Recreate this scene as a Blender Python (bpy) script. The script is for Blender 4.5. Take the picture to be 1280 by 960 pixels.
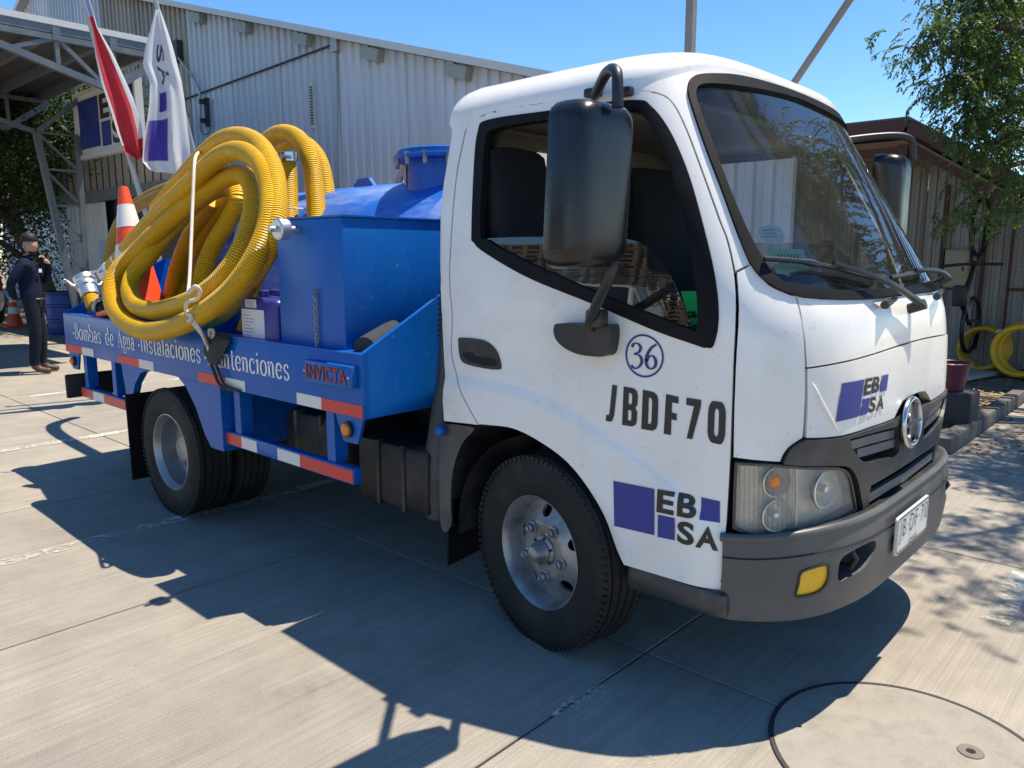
import bpy, bmesh, math, random, bisect
from mathutils import Vector, Matrix, noise
from mathutils.geometry import delaunay_2d_cdt
from math import sin, cos, pi, radians, hypot, atan2, sqrt
random.seed(7)
SC = bpy.context.scene
for o in list(bpy.data.objects): bpy.data.objects.remove(o)
COL = SC.collection
# ------------------------------------------------------------------ camera
CAM_POS = Vector((1.651, -2.924, 1.44)); CAM_YAW = radians(132.44); CAM_PITCH = radians(9.386); CAM_F = 968.0
_d = Vector((cos(CAM_YAW), sin(CAM_YAW), 0)); _r = Vector((sin(CAM_YAW), -cos(CAM_YAW), 0)); _u = Vector((0, 0, 1))
FW = _d*cos(CAM_PITCH) - _u*sin(CAM_PITCH); UP = _d*sin(CAM_PITCH) + _u*cos(CAM_PITCH)
cd = bpy.data.cameras.new('camera'); cd.sensor_width = 36; cd.sensor_fit = 'HORIZONTAL'; cd.lens = 36*CAM_F/1280
cd.clip_start = .05; cd.clip_end = 2000
cam = bpy.data.objects.new('camera', cd); COL.objects.link(cam)
cam.matrix_world = Matrix(((_r.x, UP.x, -FW.x, CAM_POS.x), (_r.y, UP.y, -FW.y, CAM_POS.y), (_r.z, UP.z, -FW.z, CAM_POS.z), (0, 0, 0, 1)))
SC.camera = cam
# ------------------------------------------------------------------ sky, sun, exposure
SUN_DIR = Vector((.15, .336, 1)).normalized()
SUN_EL = math.asin(SUN_DIR.z); SUN_ROT = atan2(SUN_DIR.x, SUN_DIR.y)
w = bpy.data.worlds.new('World'); SC.world = w; w.use_nodes = True
nt = w.node_tree; bg = nt.nodes['Background']
sky = nt.nodes.new('ShaderNodeTexSky'); sky.sky_type = 'NISHITA'; sky.sun_disc = False
sky.sun_elevation = SUN_EL; sky.sun_rotation = SUN_ROT; sky.altitude = 500; sky.air_density = .85; sky.dust_density = .15; sky.ozone_density = 1.0
hs = nt.nodes.new('ShaderNodeHueSaturation'); hs.inputs['Saturation'].default_value = 1.28; nt.links.new(sky.outputs[0], hs.inputs['Color']); nt.links.new(hs.outputs[0], bg.inputs[0]); bg.inputs[1].default_value = .125
sl = bpy.data.lights.new('sun', 'SUN'); sl.energy = 4.5; sl.angle = radians(.53); sl.color = (1, .89, .72)
so = bpy.data.objects.new('sun', sl); COL.objects.link(so); so.rotation_euler = SUN_DIR.to_track_quat('Z', 'Y').to_euler(); so.location = (0, 0, 30)
SC.view_settings.view_transform = 'Standard'; SC.view_settings.look = 'None'; SC.view_settings.exposure = .8; SC.view_settings.gamma = 1
SC.view_settings.use_curve_mapping = False
SC.render.engine = 'CYCLES'
try:
    SC.cycles.max_bounces = 10; SC.cycles.transparent_max_bounces = 24; SC.cycles.caustics_reflective = False; SC.cycles.caustics_refractive = False
except Exception: pass
# ------------------------------------------------------------------ pixel -> place (a pixel gives a direction only)
def ray(u, v): return _r*((u-640)/CAM_F) - UP*((v-480)/CAM_F) + FW
def hit(u, v, ax, val):
    d = ray(u, v); i = 'xyz'.index(ax); return CAM_POS + d*((val-CAM_POS[i])/d[i])
# ------------------------------------------------------------------ materials
MATS = {}
def nd(t, typ, **kw):
    n = t.nodes.new(typ)
    for k, v in kw.items():
        if hasattr(n, k): setattr(n, k, v)
        else: n.inputs[k].default_value = v
    return n
def c4(c): return (c[0], c[1], c[2], 1)
def pm(name, col, rough=.5, metal=0, var=.12, scale=6, bump=0, bscale=80, coat=0, dirt=None, stretch=(1, 1, 1), spec=.5, rvar=.1, sheen=0, trans=0, alpha=1, specks=None):
    """painted / worn surface: base colour with soft variation, optional dirt (colour, amount, scale, stretch) and fine relief"""
    if name in MATS: return MATS[name]
    m = bpy.data.materials.new(name); m.use_nodes = True; t = m.node_tree; L = t.links.new
    b = t.nodes['Principled BSDF']
    tc = nd(t, 'ShaderNodeTexCoord'); mp = nd(t, 'ShaderNodeMapping'); mp.inputs['Scale'].default_value = stretch
    L(tc.outputs['Object'], mp.inputs[0])
    n1 = nd(t, 'ShaderNodeTexNoise', Scale=scale, Detail=6, Roughness=.6); L(mp.outputs[0], n1.inputs['Vector'])
    mx = nd(t, 'ShaderNodeMix', data_type='RGBA')
    mx.inputs[6].default_value = c4([x*(1-var) for x in col]); mx.inputs[7].default_value = c4([min(1, x*(1+var)) for x in col])
    L(n1.outputs[0], mx.inputs[0]); out = mx.outputs[2]
    if dirt:
        dc, da, ds = dirt[:3]; st = dirt[3] if len(dirt) > 3 else (1, 1, 1)
        mp2 = nd(t, 'ShaderNodeMapping'); mp2.inputs['Scale'].default_value = st; L(tc.outputs['Object'], mp2.inputs[0])
        n2 = nd(t, 'ShaderNodeTexNoise', Scale=ds, Detail=8, Roughness=.65); L(mp2.outputs[0], n2.inputs['Vector'])
        rp = nd(t, 'ShaderNodeMapRange'); rp.inputs[1].default_value = .48; rp.inputs[2].default_value = .75; rp.inputs[4].default_value = da
        L(n2.outputs[0], rp.inputs[0])
        m2 = nd(t, 'ShaderNodeMix', data_type='RGBA'); m2.inputs[7].default_value = c4(dc); L(rp.outputs[0], m2.inputs[0]); L(out, m2.inputs[6]); out = m2.outputs[2]
    if specks:      # small chips, splashes and grit marks
        sc_, sa_, ss_ = specks; n4 = nd(t, 'ShaderNodeTexNoise', Scale=ss_, Detail=4, Roughness=.75); L(tc.outputs['Object'], n4.inputs['Vector'])
        r4 = nd(t, 'ShaderNodeMapRange'); r4.inputs[1].default_value = .63; r4.inputs[2].default_value = .70; r4.inputs[4].default_value = sa_; L(n4.outputs[0], r4.inputs[0])
        m4_ = nd(t, 'ShaderNodeMix', data_type='RGBA'); m4_.inputs[7].default_value = c4(sc_); L(r4.outputs[0], m4_.inputs[0]); L(out, m4_.inputs[6]); out = m4_.outputs[2]
    L(out, b.inputs['Base Color'])
    mr = nd(t, 'ShaderNodeMapRange'); mr.inputs[3].default_value = max(0, rough-rvar); mr.inputs[4].default_value = min(1, rough+rvar); L(n1.outputs[0], mr.inputs[0]); L(mr.outputs[0], b.inputs['Roughness'])
    b.inputs['Metallic'].default_value = metal; b.inputs['Specular IOR Level'].default_value = spec
    b.inputs['Coat Weight'].default_value = coat; b.inputs['Coat Roughness'].default_value = .08
    b.inputs['Sheen Weight'].default_value = sheen; b.inputs['Transmission Weight'].default_value = trans; b.inputs['Alpha'].default_value = alpha
    if bump:
        n3 = nd(t, 'ShaderNodeTexNoise', Scale=bscale, Detail=5, Roughness=.6); L(mp.outputs[0], n3.inputs['Vector'])
        bp = nd(t, 'ShaderNodeBump', Strength=bump, Distance=.01); L(n3.outputs[0], bp.inputs['Height']); L(bp.outputs[0], b.inputs['Normal'])
    MATS[name] = m; return m
def glass(name, tint=(.82, .88, .86), ior=1.5, rough=0.0, boost=1.0, dust=0.0):
    if name in MATS: return MATS[name]
    m = bpy.data.materials.new(name); m.use_nodes = True; t = m.node_tree; L = t.links.new
    for n in list(t.nodes): t.nodes.remove(n)
    o = nd(t, 'ShaderNodeOutputMaterial'); tr = nd(t, 'ShaderNodeBsdfTransparent'); tr.inputs[0].default_value = c4(tint)
    gl = nd(t, 'ShaderNodeBsdfGlossy'); gl.inputs['Roughness'].default_value = rough
    fr = nd(t, 'ShaderNodeFresnel', IOR=ior); mu = nd(t, 'ShaderNodeMath', operation='MULTIPLY'); mu.inputs[1].default_value = boost; mu.use_clamp = True
    L(fr.outputs[0], mu.inputs[0]); mx = nd(t, 'ShaderNodeMixShader'); L(mu.outputs[0], mx.inputs[0]); L(tr.outputs[0], mx.inputs[1]); L(gl.outputs[0], mx.inputs[2])
    last = mx.outputs[0]
    if dust:
        df = nd(t, 'ShaderNodeBsdfDiffuse'); df.inputs[0].default_value = (.62, .6, .55, 1)
        tc = nd(t, 'ShaderNodeTexCoord'); n1 = nd(t, 'ShaderNodeTexNoise', Scale=3.5, Detail=9, Roughness=.7); L(tc.outputs['Object'], n1.inputs['Vector'])
        mr = nd(t, 'ShaderNodeMapRange'); mr.inputs[1].default_value = .35; mr.inputs[2].default_value = .85; mr.inputs[3].default_value = dust*.45; mr.inputs[4].default_value = dust*2; L(n1.outputs[0], mr.inputs[0])
        m2 = nd(t, 'ShaderNodeMixShader'); L(mr.outputs[0], m2.inputs[0]); L(last, m2.inputs[1]); L(df.outputs[0], m2.inputs[2]); last = m2.outputs[0]
    L(last, o.inputs[0]); MATS[name] = m; return m
# ------------------------------------------------------------------ object helpers
def link(o, parent=None, label=None, cat=None, group=None, kind=None):
    COL.objects.link(o)
    if parent is not None: o.parent = parent
    if label: o['label'] = label
    if cat: o['category'] = cat
    if group: o['group'] = group
    if kind: o['kind'] = kind
    return o
def thing(name, label, cat, loc=(0, 0, 0), rz=0, group=None):
    o = bpy.data.objects.new(name, None); o.empty_display_size = .1; o.location = loc; o.rotation_euler = (0, 0, rz)
    return link(o, None, label, cat, group)
def mobj(name, V, Fc, m, parent=None, smooth=None, uv=None, recalc=True, **kw):
    """one mesh object; smooth = angle in degrees for shade-smooth-by-angle, None = flat. Vertices are in the parent's space."""
    me = bpy.data.meshes.new(name); bm = bmesh.new()
    vs = [bm.verts.new(v) for v in V]; uvl = bm.loops.layers.uv.new('uv') if uv else None
    for f in Fc:
        try: fc = bm.faces.new([vs[i] for i in f])
        except ValueError: continue
        if uv:
            for lp, i in zip(fc.loops, f): lp[uvl].uv = uv[i]
    return bobj(name, bm, m, parent, smooth, recalc, me, **kw)
def bobj(name, bm, m, parent=None, smooth=None, recalc=True, me=None, **kw):
    me = me or bpy.data.meshes.new(name)
    if recalc: bmesh.ops.recalc_face_normals(bm, faces=bm.faces)
    if smooth is not None:
        lim = radians(smooth)
        for f in bm.faces: f.smooth = True
        for e in bm.edges:
            if len(e.link_faces) != 2 or e.calc_face_angle(0) > lim: e.smooth = False
    bm.to_mesh(me); bm.free()
    if m is not None:
        for x in (m if isinstance(m, (list, tuple)) else [m]): me.materials.append(x)
    return link(bpy.data.objects.new(name, me), parent, **kw)
def bbox(bm, c, s, rot=None, bev=0, seg=2):
    """add a (bevelled) box, centre c, size s"""
    g = bmesh.ops.create_cube(bm, size=1); vs = g['verts']
    M4 = Matrix.Translation(c) @ (rot.to_4x4() if rot else Matrix.Identity(4)) @ Matrix.Diagonal((s[0], s[1], s[2], 1))
    bmesh.ops.transform(bm, matrix=M4, verts=vs)
    if bev:
        es = list({e for v in vs for e in v.link_edges}); bmesh.ops.bevel(bm, geom=es, offset=bev, segments=seg, affect='EDGES', profile=.5, clamp_overlap=True)
def box(name, c, s, m, parent=None, rot=None, bev=0, seg=2, **kw):
    bm = bmesh.new(); bbox(bm, c, s, rot, bev, seg); return bobj(name, bm, m, parent, 40 if bev else None, **kw)
def box2(name, a, b, m, parent=None, bev=0, **kw):
    return box(name, [(a[i]+b[i])/2 for i in range(3)], [abs(a[i]-b[i]) for i in range(3)], m, parent, None, bev, **kw)
def bbar(bm, p, q, wd, ht, up=(0, 0, 1)):
    p, q = Vector(p), Vector(q); d = q-p; z = d.normalized(); x = z.cross(Vector(up))
    if x.length < 1e-4: x = z.cross(Vector((1, 0, 0)))
    x.normalize(); y = x.cross(z); R = Matrix((x, y, z)).transposed()
    bbox(bm, (p+q)/2, (wd, ht, d.length), R)
def bar(name, p, q, wd, ht, m, parent=None, up=(0, 0, 1), **kw):
    bm = bmesh.new(); bbar(bm, p, q, wd, ht, up); return bobj(name, bm, m, parent, None, **kw)
def catmull(P, n=8, closed=False):
    P = [Vector(p) for p in P]; N_ = len(P); out = []
    rng = range(N_ if closed else N_-1)
    for i in rng:
        if closed: a, b, c, d = P[i-1], P[i], P[(i+1) % N_], P[(i+2) % N_]
        else: a, b, c, d = P[max(0, i-1)], P[i], P[i+1], P[min(N_-1, i+2)]
        for k in range(n):
            t = k/n; out.append(.5*((2*b)+(c-a)*t+(2*a-5*b+4*c-d)*t*t+(3*b-3*c+d-a)*t**3))
    if not closed: out.append(P[-1])
    return out
def tube_data(P, R, seg=12, closed=False, caps=True):
    P = [Vector(p) for p in P]; n = len(P); R = R if callable(R) else (lambda t, r=R: r)
    V, Fc, UV = [], [], []; T = []
    for i in range(n):
        a = P[i-1] if (i or closed) else P[0]; b = P[(i+1) % n] if (i < n-1 or closed) else P[-1]
        T.append((b-a).normalized() if (b-a).length > 1e-9 else Vector((0, 0, 1)))
    nrm = T[0].orthogonal().normalized(); L = 0; Ls = []
    for i in range(n):
        if i:
            nrm = (nrm-T[i]*nrm.dot(T[i])).normalized(); L += (P[i]-P[i-1]).length
        Ls.append(L); bn = T[i].cross(nrm); r = R(i/(n-1) if n > 1 else 0)
        for k in range(seg):
            th = 2*pi*k/seg; V.append(P[i]+(nrm*cos(th)+bn*sin(th))*r); UV.append((k/seg, L))
    for i in range(n-1):
        for k in range(seg): Fc.append((i*seg+k, i*seg+(k+1) % seg, (i+1)*seg+(k+1) % seg, (i+1)*seg+k))
    if closed:
        for k in range(seg): Fc.append(((n-1)*seg+k, (n-1)*seg+(k+1) % seg, (k+1) % seg, k))
    elif caps:
        Fc.append(tuple(range(seg))[::-1]); Fc.append(tuple((n-1)*seg+k for k in range(seg)))
    return V, Fc, UV
def tube(name, P, R, m, parent=None, seg=12, closed=False, smooth=50, caps=True, **kw):
    V, Fc, UV = tube_data(P, R, seg, closed, caps); return mobj(name, V, Fc, m, parent, smooth, uv=UV, **kw)
def lathe_data(prof, seg=32, M4=None):
    """profile [(r, h)] about the local z axis"""
    V, Fc, UV = [], [], []; n = len(prof)
    for i, (r, h) in enumerate(prof):
        for k in range(seg):
            th = 2*pi*k/seg; p = Vector((r*cos(th), r*sin(th), h)); V.append(M4 @ p if M4 else p); UV.append((k/seg, i/(n-1)))
    for i in range(n-1):
        for k in range(seg): Fc.append((i*seg+k, i*seg+(k+1) % seg, (i+1)*seg+(k+1) % seg, (i+1)*seg+k))
    if prof[0][0] > 1e-6: Fc.append(tuple(range(seg))[::-1])
    if prof[-1][0] > 1e-6: Fc.append(tuple((n-1)*seg+k for k in range(seg)))
    return V, Fc, UV
def lathe(name, prof, m, parent=None, seg=32, M4=None, smooth=35, open_=False, **kw):
    V, Fc, UV = lathe_data([(max(r, 1e-5), h) for r, h in prof], seg, M4)
    if open_: Fc = [f for f in Fc if len(f) == 4]
    return mobj(name, V, Fc, m, parent, smooth, uv=UV, **kw)
AXY = Matrix(((1, 0, 0, 0), (0, 0, 1, 0), (0, -1, 0, 0), (0, 0, 0, 1)))      # local z -> world +y
AXX = Matrix(((0, 0, 1, 0), (0, 1, 0, 0), (-1, 0, 0, 0), (0, 0, 0, 1)))      # local z -> world +x
def T_(x, y, z): return Matrix.Translation((x, y, z))
def copy_tree(o, parent=None, **props):
    c = o.copy(); COL.objects.link(c); c.parent = parent
    for k, v in props.items(): c[k] = v
    for ch in list(o.children): copy_tree(ch, c)
    return c
# ---- 2D outlines and filled patches
def resample(P, h, closed=True):
    out = []; n = len(P)
    for i in range(n if closed else n-1):
        a, b = P[i], P[(i+1) % n]; d = hypot(b[0]-a[0], b[1]-a[1]); k = max(1, int(math.ceil(d/h)))
        for j in range(k): t = j/k; out.append((a[0]+(b[0]-a[0])*t, a[1]+(b[1]-a[1])*t))
    if not closed: out.append(P[-1])
    return out
def inpoly(x, y, P):
    c = False; n = len(P); j = n-1
    for i in range(n):
        if (P[i][1] > y) != (P[j][1] > y) and x < (P[j][0]-P[i][0])*(y-P[i][1])/(P[j][1]-P[i][1])+P[i][0]: c = not c
        j = i
    return c
def dclean(P, eps=1e-4):
    out = []
    for p in P:
        if not out or hypot(p[0]-out[-1][0], p[1]-out[-1][1]) > eps: out.append(p)
    if len(out) > 1 and hypot(out[0][0]-out[-1][0], out[0][1]-out[-1][1]) < eps: out.pop()
    return out
def cdt(outline, holes=(), h=.05):
    loops = [dclean(resample(dclean(l), h)) for l in (outline, *holes)]
    pts, edges = [], []
    for l in loops:
        s = len(pts); pts += l; edges += [(s+i, s+(i+1) % len(l)) for i in range(len(l))]
    xs = [p[0] for p in loops[0]]; ys = [p[1] for p in loops[0]]; B = pts[:]
    cell = {}
    for p in B: cell.setdefault((int(p[0]//h), int(p[1]//h)), []).append(p)
    y = min(ys)+h*.5; row = 0
    while y < max(ys):
        x = min(xs)+h*(.5 if row % 2 else .25)
        while x < max(xs):
            if inpoly(x, y, loops[0]) and not any(inpoly(x, y, q) for q in loops[1:]):
                ci, cj = int(x//h), int(y//h)
                if all(hypot(p[0]-x, p[1]-y) > .55*h for i in (-1, 0, 1) for j in (-1, 0, 1) for p in cell.get((ci+i, cj+j), ())): pts.append((x, y))
            x += h
        y += h*.87; row += 1
    r = delaunay_2d_cdt([Vector(p) for p in pts], edges, [], 0, 1e-7)
    V = [(p.x, p.y) for p in r[0]]; T = []
    for f in r[2]:
        cx = sum(V[i][0] for i in f)/len(f); cy = sum(V[i][1] for i in f)/len(f)
        if inpoly(cx, cy, loops[0]) and not any(inpoly(cx, cy, q) for q in loops[1:]): T.append(tuple(f))
    return V, T
def patch(name, outline, m, parent, fn, holes=(), h=.05, off=0., thick=.012, smooth=40, flip=False, **kw):
    """flat outline laid on surface fn(a, b) -> Vector, raised by off, its rim folded inwards by thick"""
    V2, T = cdt(outline, holes, h); V, N_ = [], []
    for a, b in V2:
        p = Vector(fn(a, b)); e = 4e-3; n = (Vector(fn(a+e, b))-Vector(fn(a-e, b))).cross(Vector(fn(a, b+e))-Vector(fn(a, b-e)))
        n = n.normalized() if n.length > 1e-12 else Vector((0, 0, 1))
        if flip: n = -n
        V.append(p+n*off); N_.append(n)
    Fc = []
    for f in T:
        a, b, c = V[f[0]], V[f[1]], V[f[2]]; nn = (b-a).cross(c-a)
        Fc.append(f if nn.dot(N_[f[0]]) >= 0 else f[::-1])
    nf = len(Fc)
    if thick:
        cnt = {}
        for f in Fc:
            for i in range(3):
                e = (f[i], f[(i+1) % 3]); cnt[e] = cnt.get(e, 0)+1
        bd = [e for e in cnt if (e[1], e[0]) not in cnt]; mp = {}
        for e in bd:
            for i in e:
                if i not in mp: mp[i] = len(V); V.append(V[i]-N_[i]*thick)
        for a, b in bd: Fc.append((b, a, mp[a], mp[b]))
    o = mobj(name, V, Fc, m, parent, smooth, recalc=False, **kw); me = o.data
    if len(me.polygons) == len(Fc):      # skin normals come from the surface itself, so the triangulation never shows
        ln = [None]*len(me.loops)
        for i, pl in enumerate(me.polygons):
            for li in pl.loop_indices: ln[li] = N_[me.loops[li].vertex_index] if i < nf else pl.normal.copy()
        me.normals_split_custom_set(ln)
    return o
def spl(P, n=6):
    """closed outline through P; a point with a third entry is a sharp corner"""
    k = len(P); sh = [i for i, p in enumerate(P) if len(p) > 2]
    if not sh: return [(p.x, p.y) for p in catmull([(p[0], p[1], 0) for p in P], n, True)]
    out = []
    for j, s in enumerate(sh):
        e = sh[(j+1) % len(sh)]; run = []
        i = s
        while True:
            run.append((P[i][0], P[i][1], 0))
            if i == e and len(run) > 1: break
            i = (i+1) % k
        if len(run) == 2: out += [(run[0][0], run[0][1])]
        else: out += [(p.x, p.y) for p in catmull(run, n)][:-1]
    return out
def rrect(x0, y0, x1, y1, r, n=5):
    out = []
    for cx, cy, a0 in ((x1-r, y1-r, 0), (x0+r, y1-r, 90), (x0+r, y0+r, 180), (x1-r, y0+r, 270)):
        for k in range(n+1): a = radians(a0+90*k/n); out.append((cx+r*cos(a), cy+r*sin(a)))
    return out
def circ(cx, cy, r, n=24, ry=None): return [(cx+r*cos(2*pi*k/n), cy+(ry or r)*sin(2*pi*k/n)) for k in range(n)]
def inset_poly(P, d):
    """shrink a closed outline by d (d < 0 grows it)"""
    n = len(P); A = sum(P[i][0]*P[(i+1) % n][1]-P[(i+1) % n][0]*P[i][1] for i in range(n)); s = 1 if A > 0 else -1; out = []
    for i in range(n):
        a, b, c = P[i-1], P[i], P[(i+1) % n]; tx, ty = c[0]-a[0], c[1]-a[1]; l = hypot(tx, ty) or 1; out.append((b[0]-s*ty/l*d, b[1]+s*tx/l*d))
    return out
# ---- lettering
def text_data(s, size=1, bold=0, sx=1, sp=1, shear=0, font=None):
    cu = bpy.data.curves.new('t', 'FONT'); cu.body = s; cu.size = size; cu.offset = bold; cu.space_character = sp; cu.shear = shear; cu.resolution_u = 4; cu.fill_mode = 'FRONT'
    o = bpy.data.objects.new('t', cu); COL.objects.link(o); bpy.context.view_layer.update()
    me = o.to_mesh(); V = [(v.co.x*sx, v.co.y) for v in me.vertices]; Fc = [tuple(p.vertices) for p in me.polygons]; o.to_mesh_clear()
    bpy.data.objects.remove(o); bpy.data.curves.remove(cu); return V, Fc
def fit(V, x0, y0, x1, y1):
    ax, bx = min(v[0] for v in V), max(v[0] for v in V); ay, by = min(v[1] for v in V), max(v[1] for v in V)
    return [(x0+(v[0]-ax)/(bx-ax)*(x1-x0), y0+(v[1]-ay)/(by-ay)*(y1-y0)) for v in V]
def polys(L):
    """several simple polygons [(x, y)] -> mesh data"""
    V, Fc = [], []
    for P in L:
        V2, T = cdt(P, (), 10); s = len(V); V += V2; Fc += [tuple(i+s for i in f) for f in T]
    return V, Fc
def refine(V, Fc, L):
    V = list(V); st = []
    for f in Fc: st += [(f[0], f[i], f[i+1]) for i in range(1, len(f)-1)]
    out = []; mid = {}
    while st:
        a, b, c = st.pop(); e = [(hypot(V[p][0]-V[q][0], V[p][1]-V[q][1]), p, q) for p, q in ((a, b), (b, c), (c, a))]; l, p, q = max(e)
        if l <= L or len(V) > 60000: out.append((a, b, c)); continue
        k = (min(p, q), max(p, q))
        if k not in mid: mid[k] = len(V); V.append(((V[p][0]+V[q][0])/2, (V[p][1]+V[q][1])/2))
        m_ = mid[k]; r = ({a, b, c}-{p, q}).pop()
        tri = (a, b, c); i = tri.index(p)
        if tri[(i+1) % 3] == q: st += [(p, m_, r), (m_, q, r)]
        else: st += [(q, m_, r), (m_, p, r)]
    return V, out
def decal(name, VF, m, parent, fn, off=.002, fine=0, **kw):
    """thin lettering / mark mapped on surface fn, slightly proud"""
    V, Fc = VF; W_ = []; out = []
    if fine: V, Fc = refine(V, Fc, fine)
    for a, b in V:
        e = 1e-3; p = Vector(fn(a, b)); n = (Vector(fn(a+e, b))-Vector(fn(a-e, b))).cross(Vector(fn(a, b+e))-Vector(fn(a, b-e))).normalized(); W_.append(p+n*off)
    for f in Fc:
        A = 0
        for i in range(len(f)): p, q = V[f[i]], V[f[(i+1) % len(f)]]; A += p[0]*q[1]-q[0]*p[1]
        out.append(f if A > 0 else f[::-1])
    return mobj(name, W_, out, m, parent, None, recalc=False, **kw)
# ================================================================== GROUND
def concrete_mat():
    m = bpy.data.materials.new('broomed_concrete'); m.use_nodes = True; t = m.node_tree; L = t.links.new; b = t.nodes['Principled BSDF']
    g = nd(t, 'ShaderNodeNewGeometry'); mp = nd(t, 'ShaderNodeMapping'); L(g.outputs['Position'], mp.inputs[0])
    def noi(sc, det, st=None, ro=.6):
        n = nd(t, 'ShaderNodeTexNoise', Scale=sc, Detail=det, Roughness=ro)
        if st:
            q = nd(t, 'ShaderNodeMapping'); q.inputs['Scale'].default_value = st; L(g.outputs['Position'], q.inputs[0]); L(q.outputs[0], n.inputs['Vector'])
        else: L(g.outputs['Position'], n.inputs['Vector'])
        return n
    big = noi(.55, 6); mid = noi(5, 8); broom = noi(1, 5, (95, 1.6, 1), .7); broom2 = noi(1, 3, (22, .5, 1)); fine = noi(160, 3)
    oi = nd(t, 'ShaderNodeObjectInfo')
    def ramp(src, c0, c1, p0=.3, p1=.7):
        r = nd(t, 'ShaderNodeValToRGB'); r.color_ramp.elements[0].position = p0; r.color_ramp.elements[1].position = p1; r.color_ramp.elements[0].color = c4(c0); r.color_ramp.elements[1].color = c4(c1); L(src, r.inputs[0]); return r.outputs[0]
    def mul(a, c, fac=1):
        x = nd(t, 'ShaderNodeMix', data_type='RGBA', blend_type='MULTIPLY'); x.inputs[0].default_value = fac; L(a, x.inputs[6]); L(c, x.inputs[7]); return x.outputs[2]
    col = ramp(big.outputs[0], (.27, .248, .214), (.372, .342, .294))
    col = mul(col, ramp(broom.outputs[0], (.84, .84, .84), (1.09, 1.09, 1.09), .35, .68))
    col = mul(col, ramp(broom2.outputs[0], (.93, .93, .93), (1.05, 1.05, 1.05)))
    col = mul(col, ramp(mid.outputs[0], (.86, .86, .87), (1.07, 1.06, 1.05)))
    col = mul(col, ramp(fine.outputs[0], (.85, .85, .85), (1.1, 1.1, 1.1)))
    st = noi(1.3, 9, None, .72); col = mul(col, ramp(st.outputs[0], (.76, .755, .75), (1, 1, 1), .28, .40))
    oil = noi(.8, 5, None, .55); col = mul(col, ramp(oil.outputs[0], (1, 1, 1), (.72, .71, .70), .62, .72))
    grit = noi(38, 4, None, .7); col = mul(col, ramp(grit.outputs[0], (1, 1, 1), (.62, .6, .58), .66, .72))
    ob = ramp(oi.outputs['Random'], (.92, .92, .92), (1.05, 1.045, 1.03), 0, 1); col = mul(col, ob)
    L(col, b.inputs['Base Color']); b.inputs['Roughness'].default_value = .82; b.inputs['Specular IOR Level'].default_value = .25
    ad = nd(t, 'ShaderNodeMath', operation='ADD'); L(broom.outputs[0], ad.inputs[0]); L(fine.outputs[0], ad.inputs[1])
    bp = nd(t, 'ShaderNodeBump', Strength=.22, Distance=.004); L(ad.outputs[0], bp.inputs['Height']); L(bp.outputs[0], b.inputs['Normal'])
    return m
CONC = concrete_mat()
JOINT = pm('joint_filler', (.028, .026, .024), .9)
EARTH = pm('dusty_earth', (.24, .20, .15), .95, var=.25, scale=1.2, bump=.5, bscale=14, dirt=((.15, .13, .1), .7, .6))
ground = mobj('ground', [(-260, -260, -.030), (260, -260, -.030), (260, 260, -.030), (-260, 260, -.030)], [(0, 1, 2, 3)], EARTH, kind='structure')
# the paved yard: cast slabs about 1.8 m square with open joints; painted bay lines run across them
yard = mobj('concrete_yard', [(-46, -22, -.012), (20, -22, -.012), (20, 18, -.012), (-46, 18, -.012)], [(0, 1, 2, 3)], JOINT, kind='structure')
JX, JY, SX, SY = .225, -.64, 1.775, 1.85
bed_hole = lambda x, y: False
nsl = 0; mesh_cache = {}
def slab(x0, y0, x1, y1):
    w_, d_ = round(x1-x0, 4), round(y1-y0, 4)
    if (w_, d_) not in mesh_cache:
        bm = bmesh.new(); g = .0045; bbox(bm, (0, 0, -.03), (w_-2*g, d_-2*g, .06), None, .0018, 1)
        me = bpy.data.meshes.new('slab'); bmesh.ops.recalc_face_normals(bm, faces=bm.faces); bm.to_mesh(me); bm.free(); me.materials.append(CONC); mesh_cache[(w_, d_)] = me
    o = bpy.data.objects.new('slab', mesh_cache[(w_, d_)]); o.location = ((x0+x1)/2, (y0+y1)/2, 0); link(o, yard)
KX, KY = .30, 3.45       # kerb corner of the planted bed (bed lies at x < KX, y > KY, up to BX)
BX0 = -5.5
for i in range(-11, 4):
    for j in range(-4, 6):
        x0, y0 = JX+i*SX, JY+j*SY; x1, y1 = x0+SX, y0+SY
        if x1 > BX0-.1 and x0 < KX-.05 and y1 > KY+.1:
            if y0 < KY-.1: slab(x0, y0, x1, KY-.13)
            if x1 > KX+.3 and y0 > KY-.1: slab(KX+.0, y0, x1, y1)
            elif x1 > KX+.3: slab(KX+.0, KY-.13, x1, y1)
            continue
        slab(x0, y0, x1, y1)
# outer yard beyond the single slabs
bm = bmesh.new()
for a, b in (((-46, -22), (JX-11*SX, 18)), ((JX+4*SX, -22), (20, 18)), ((JX-11*SX, -22), (JX+4*SX, JY-4*SY)), ((JX-11*SX, JY+6*SY), (JX+4*SX, 18))):
    vs = [bm.verts.new((x, y, -.001)) for x, y in ((a[0], a[1]), (b[0], a[1]), (b[0], b[1]), (a[0], b[1]))]; bm.faces.new(vs)
bobj('outer_paving', bm, CONC, yard, kind='stuff')
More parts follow.
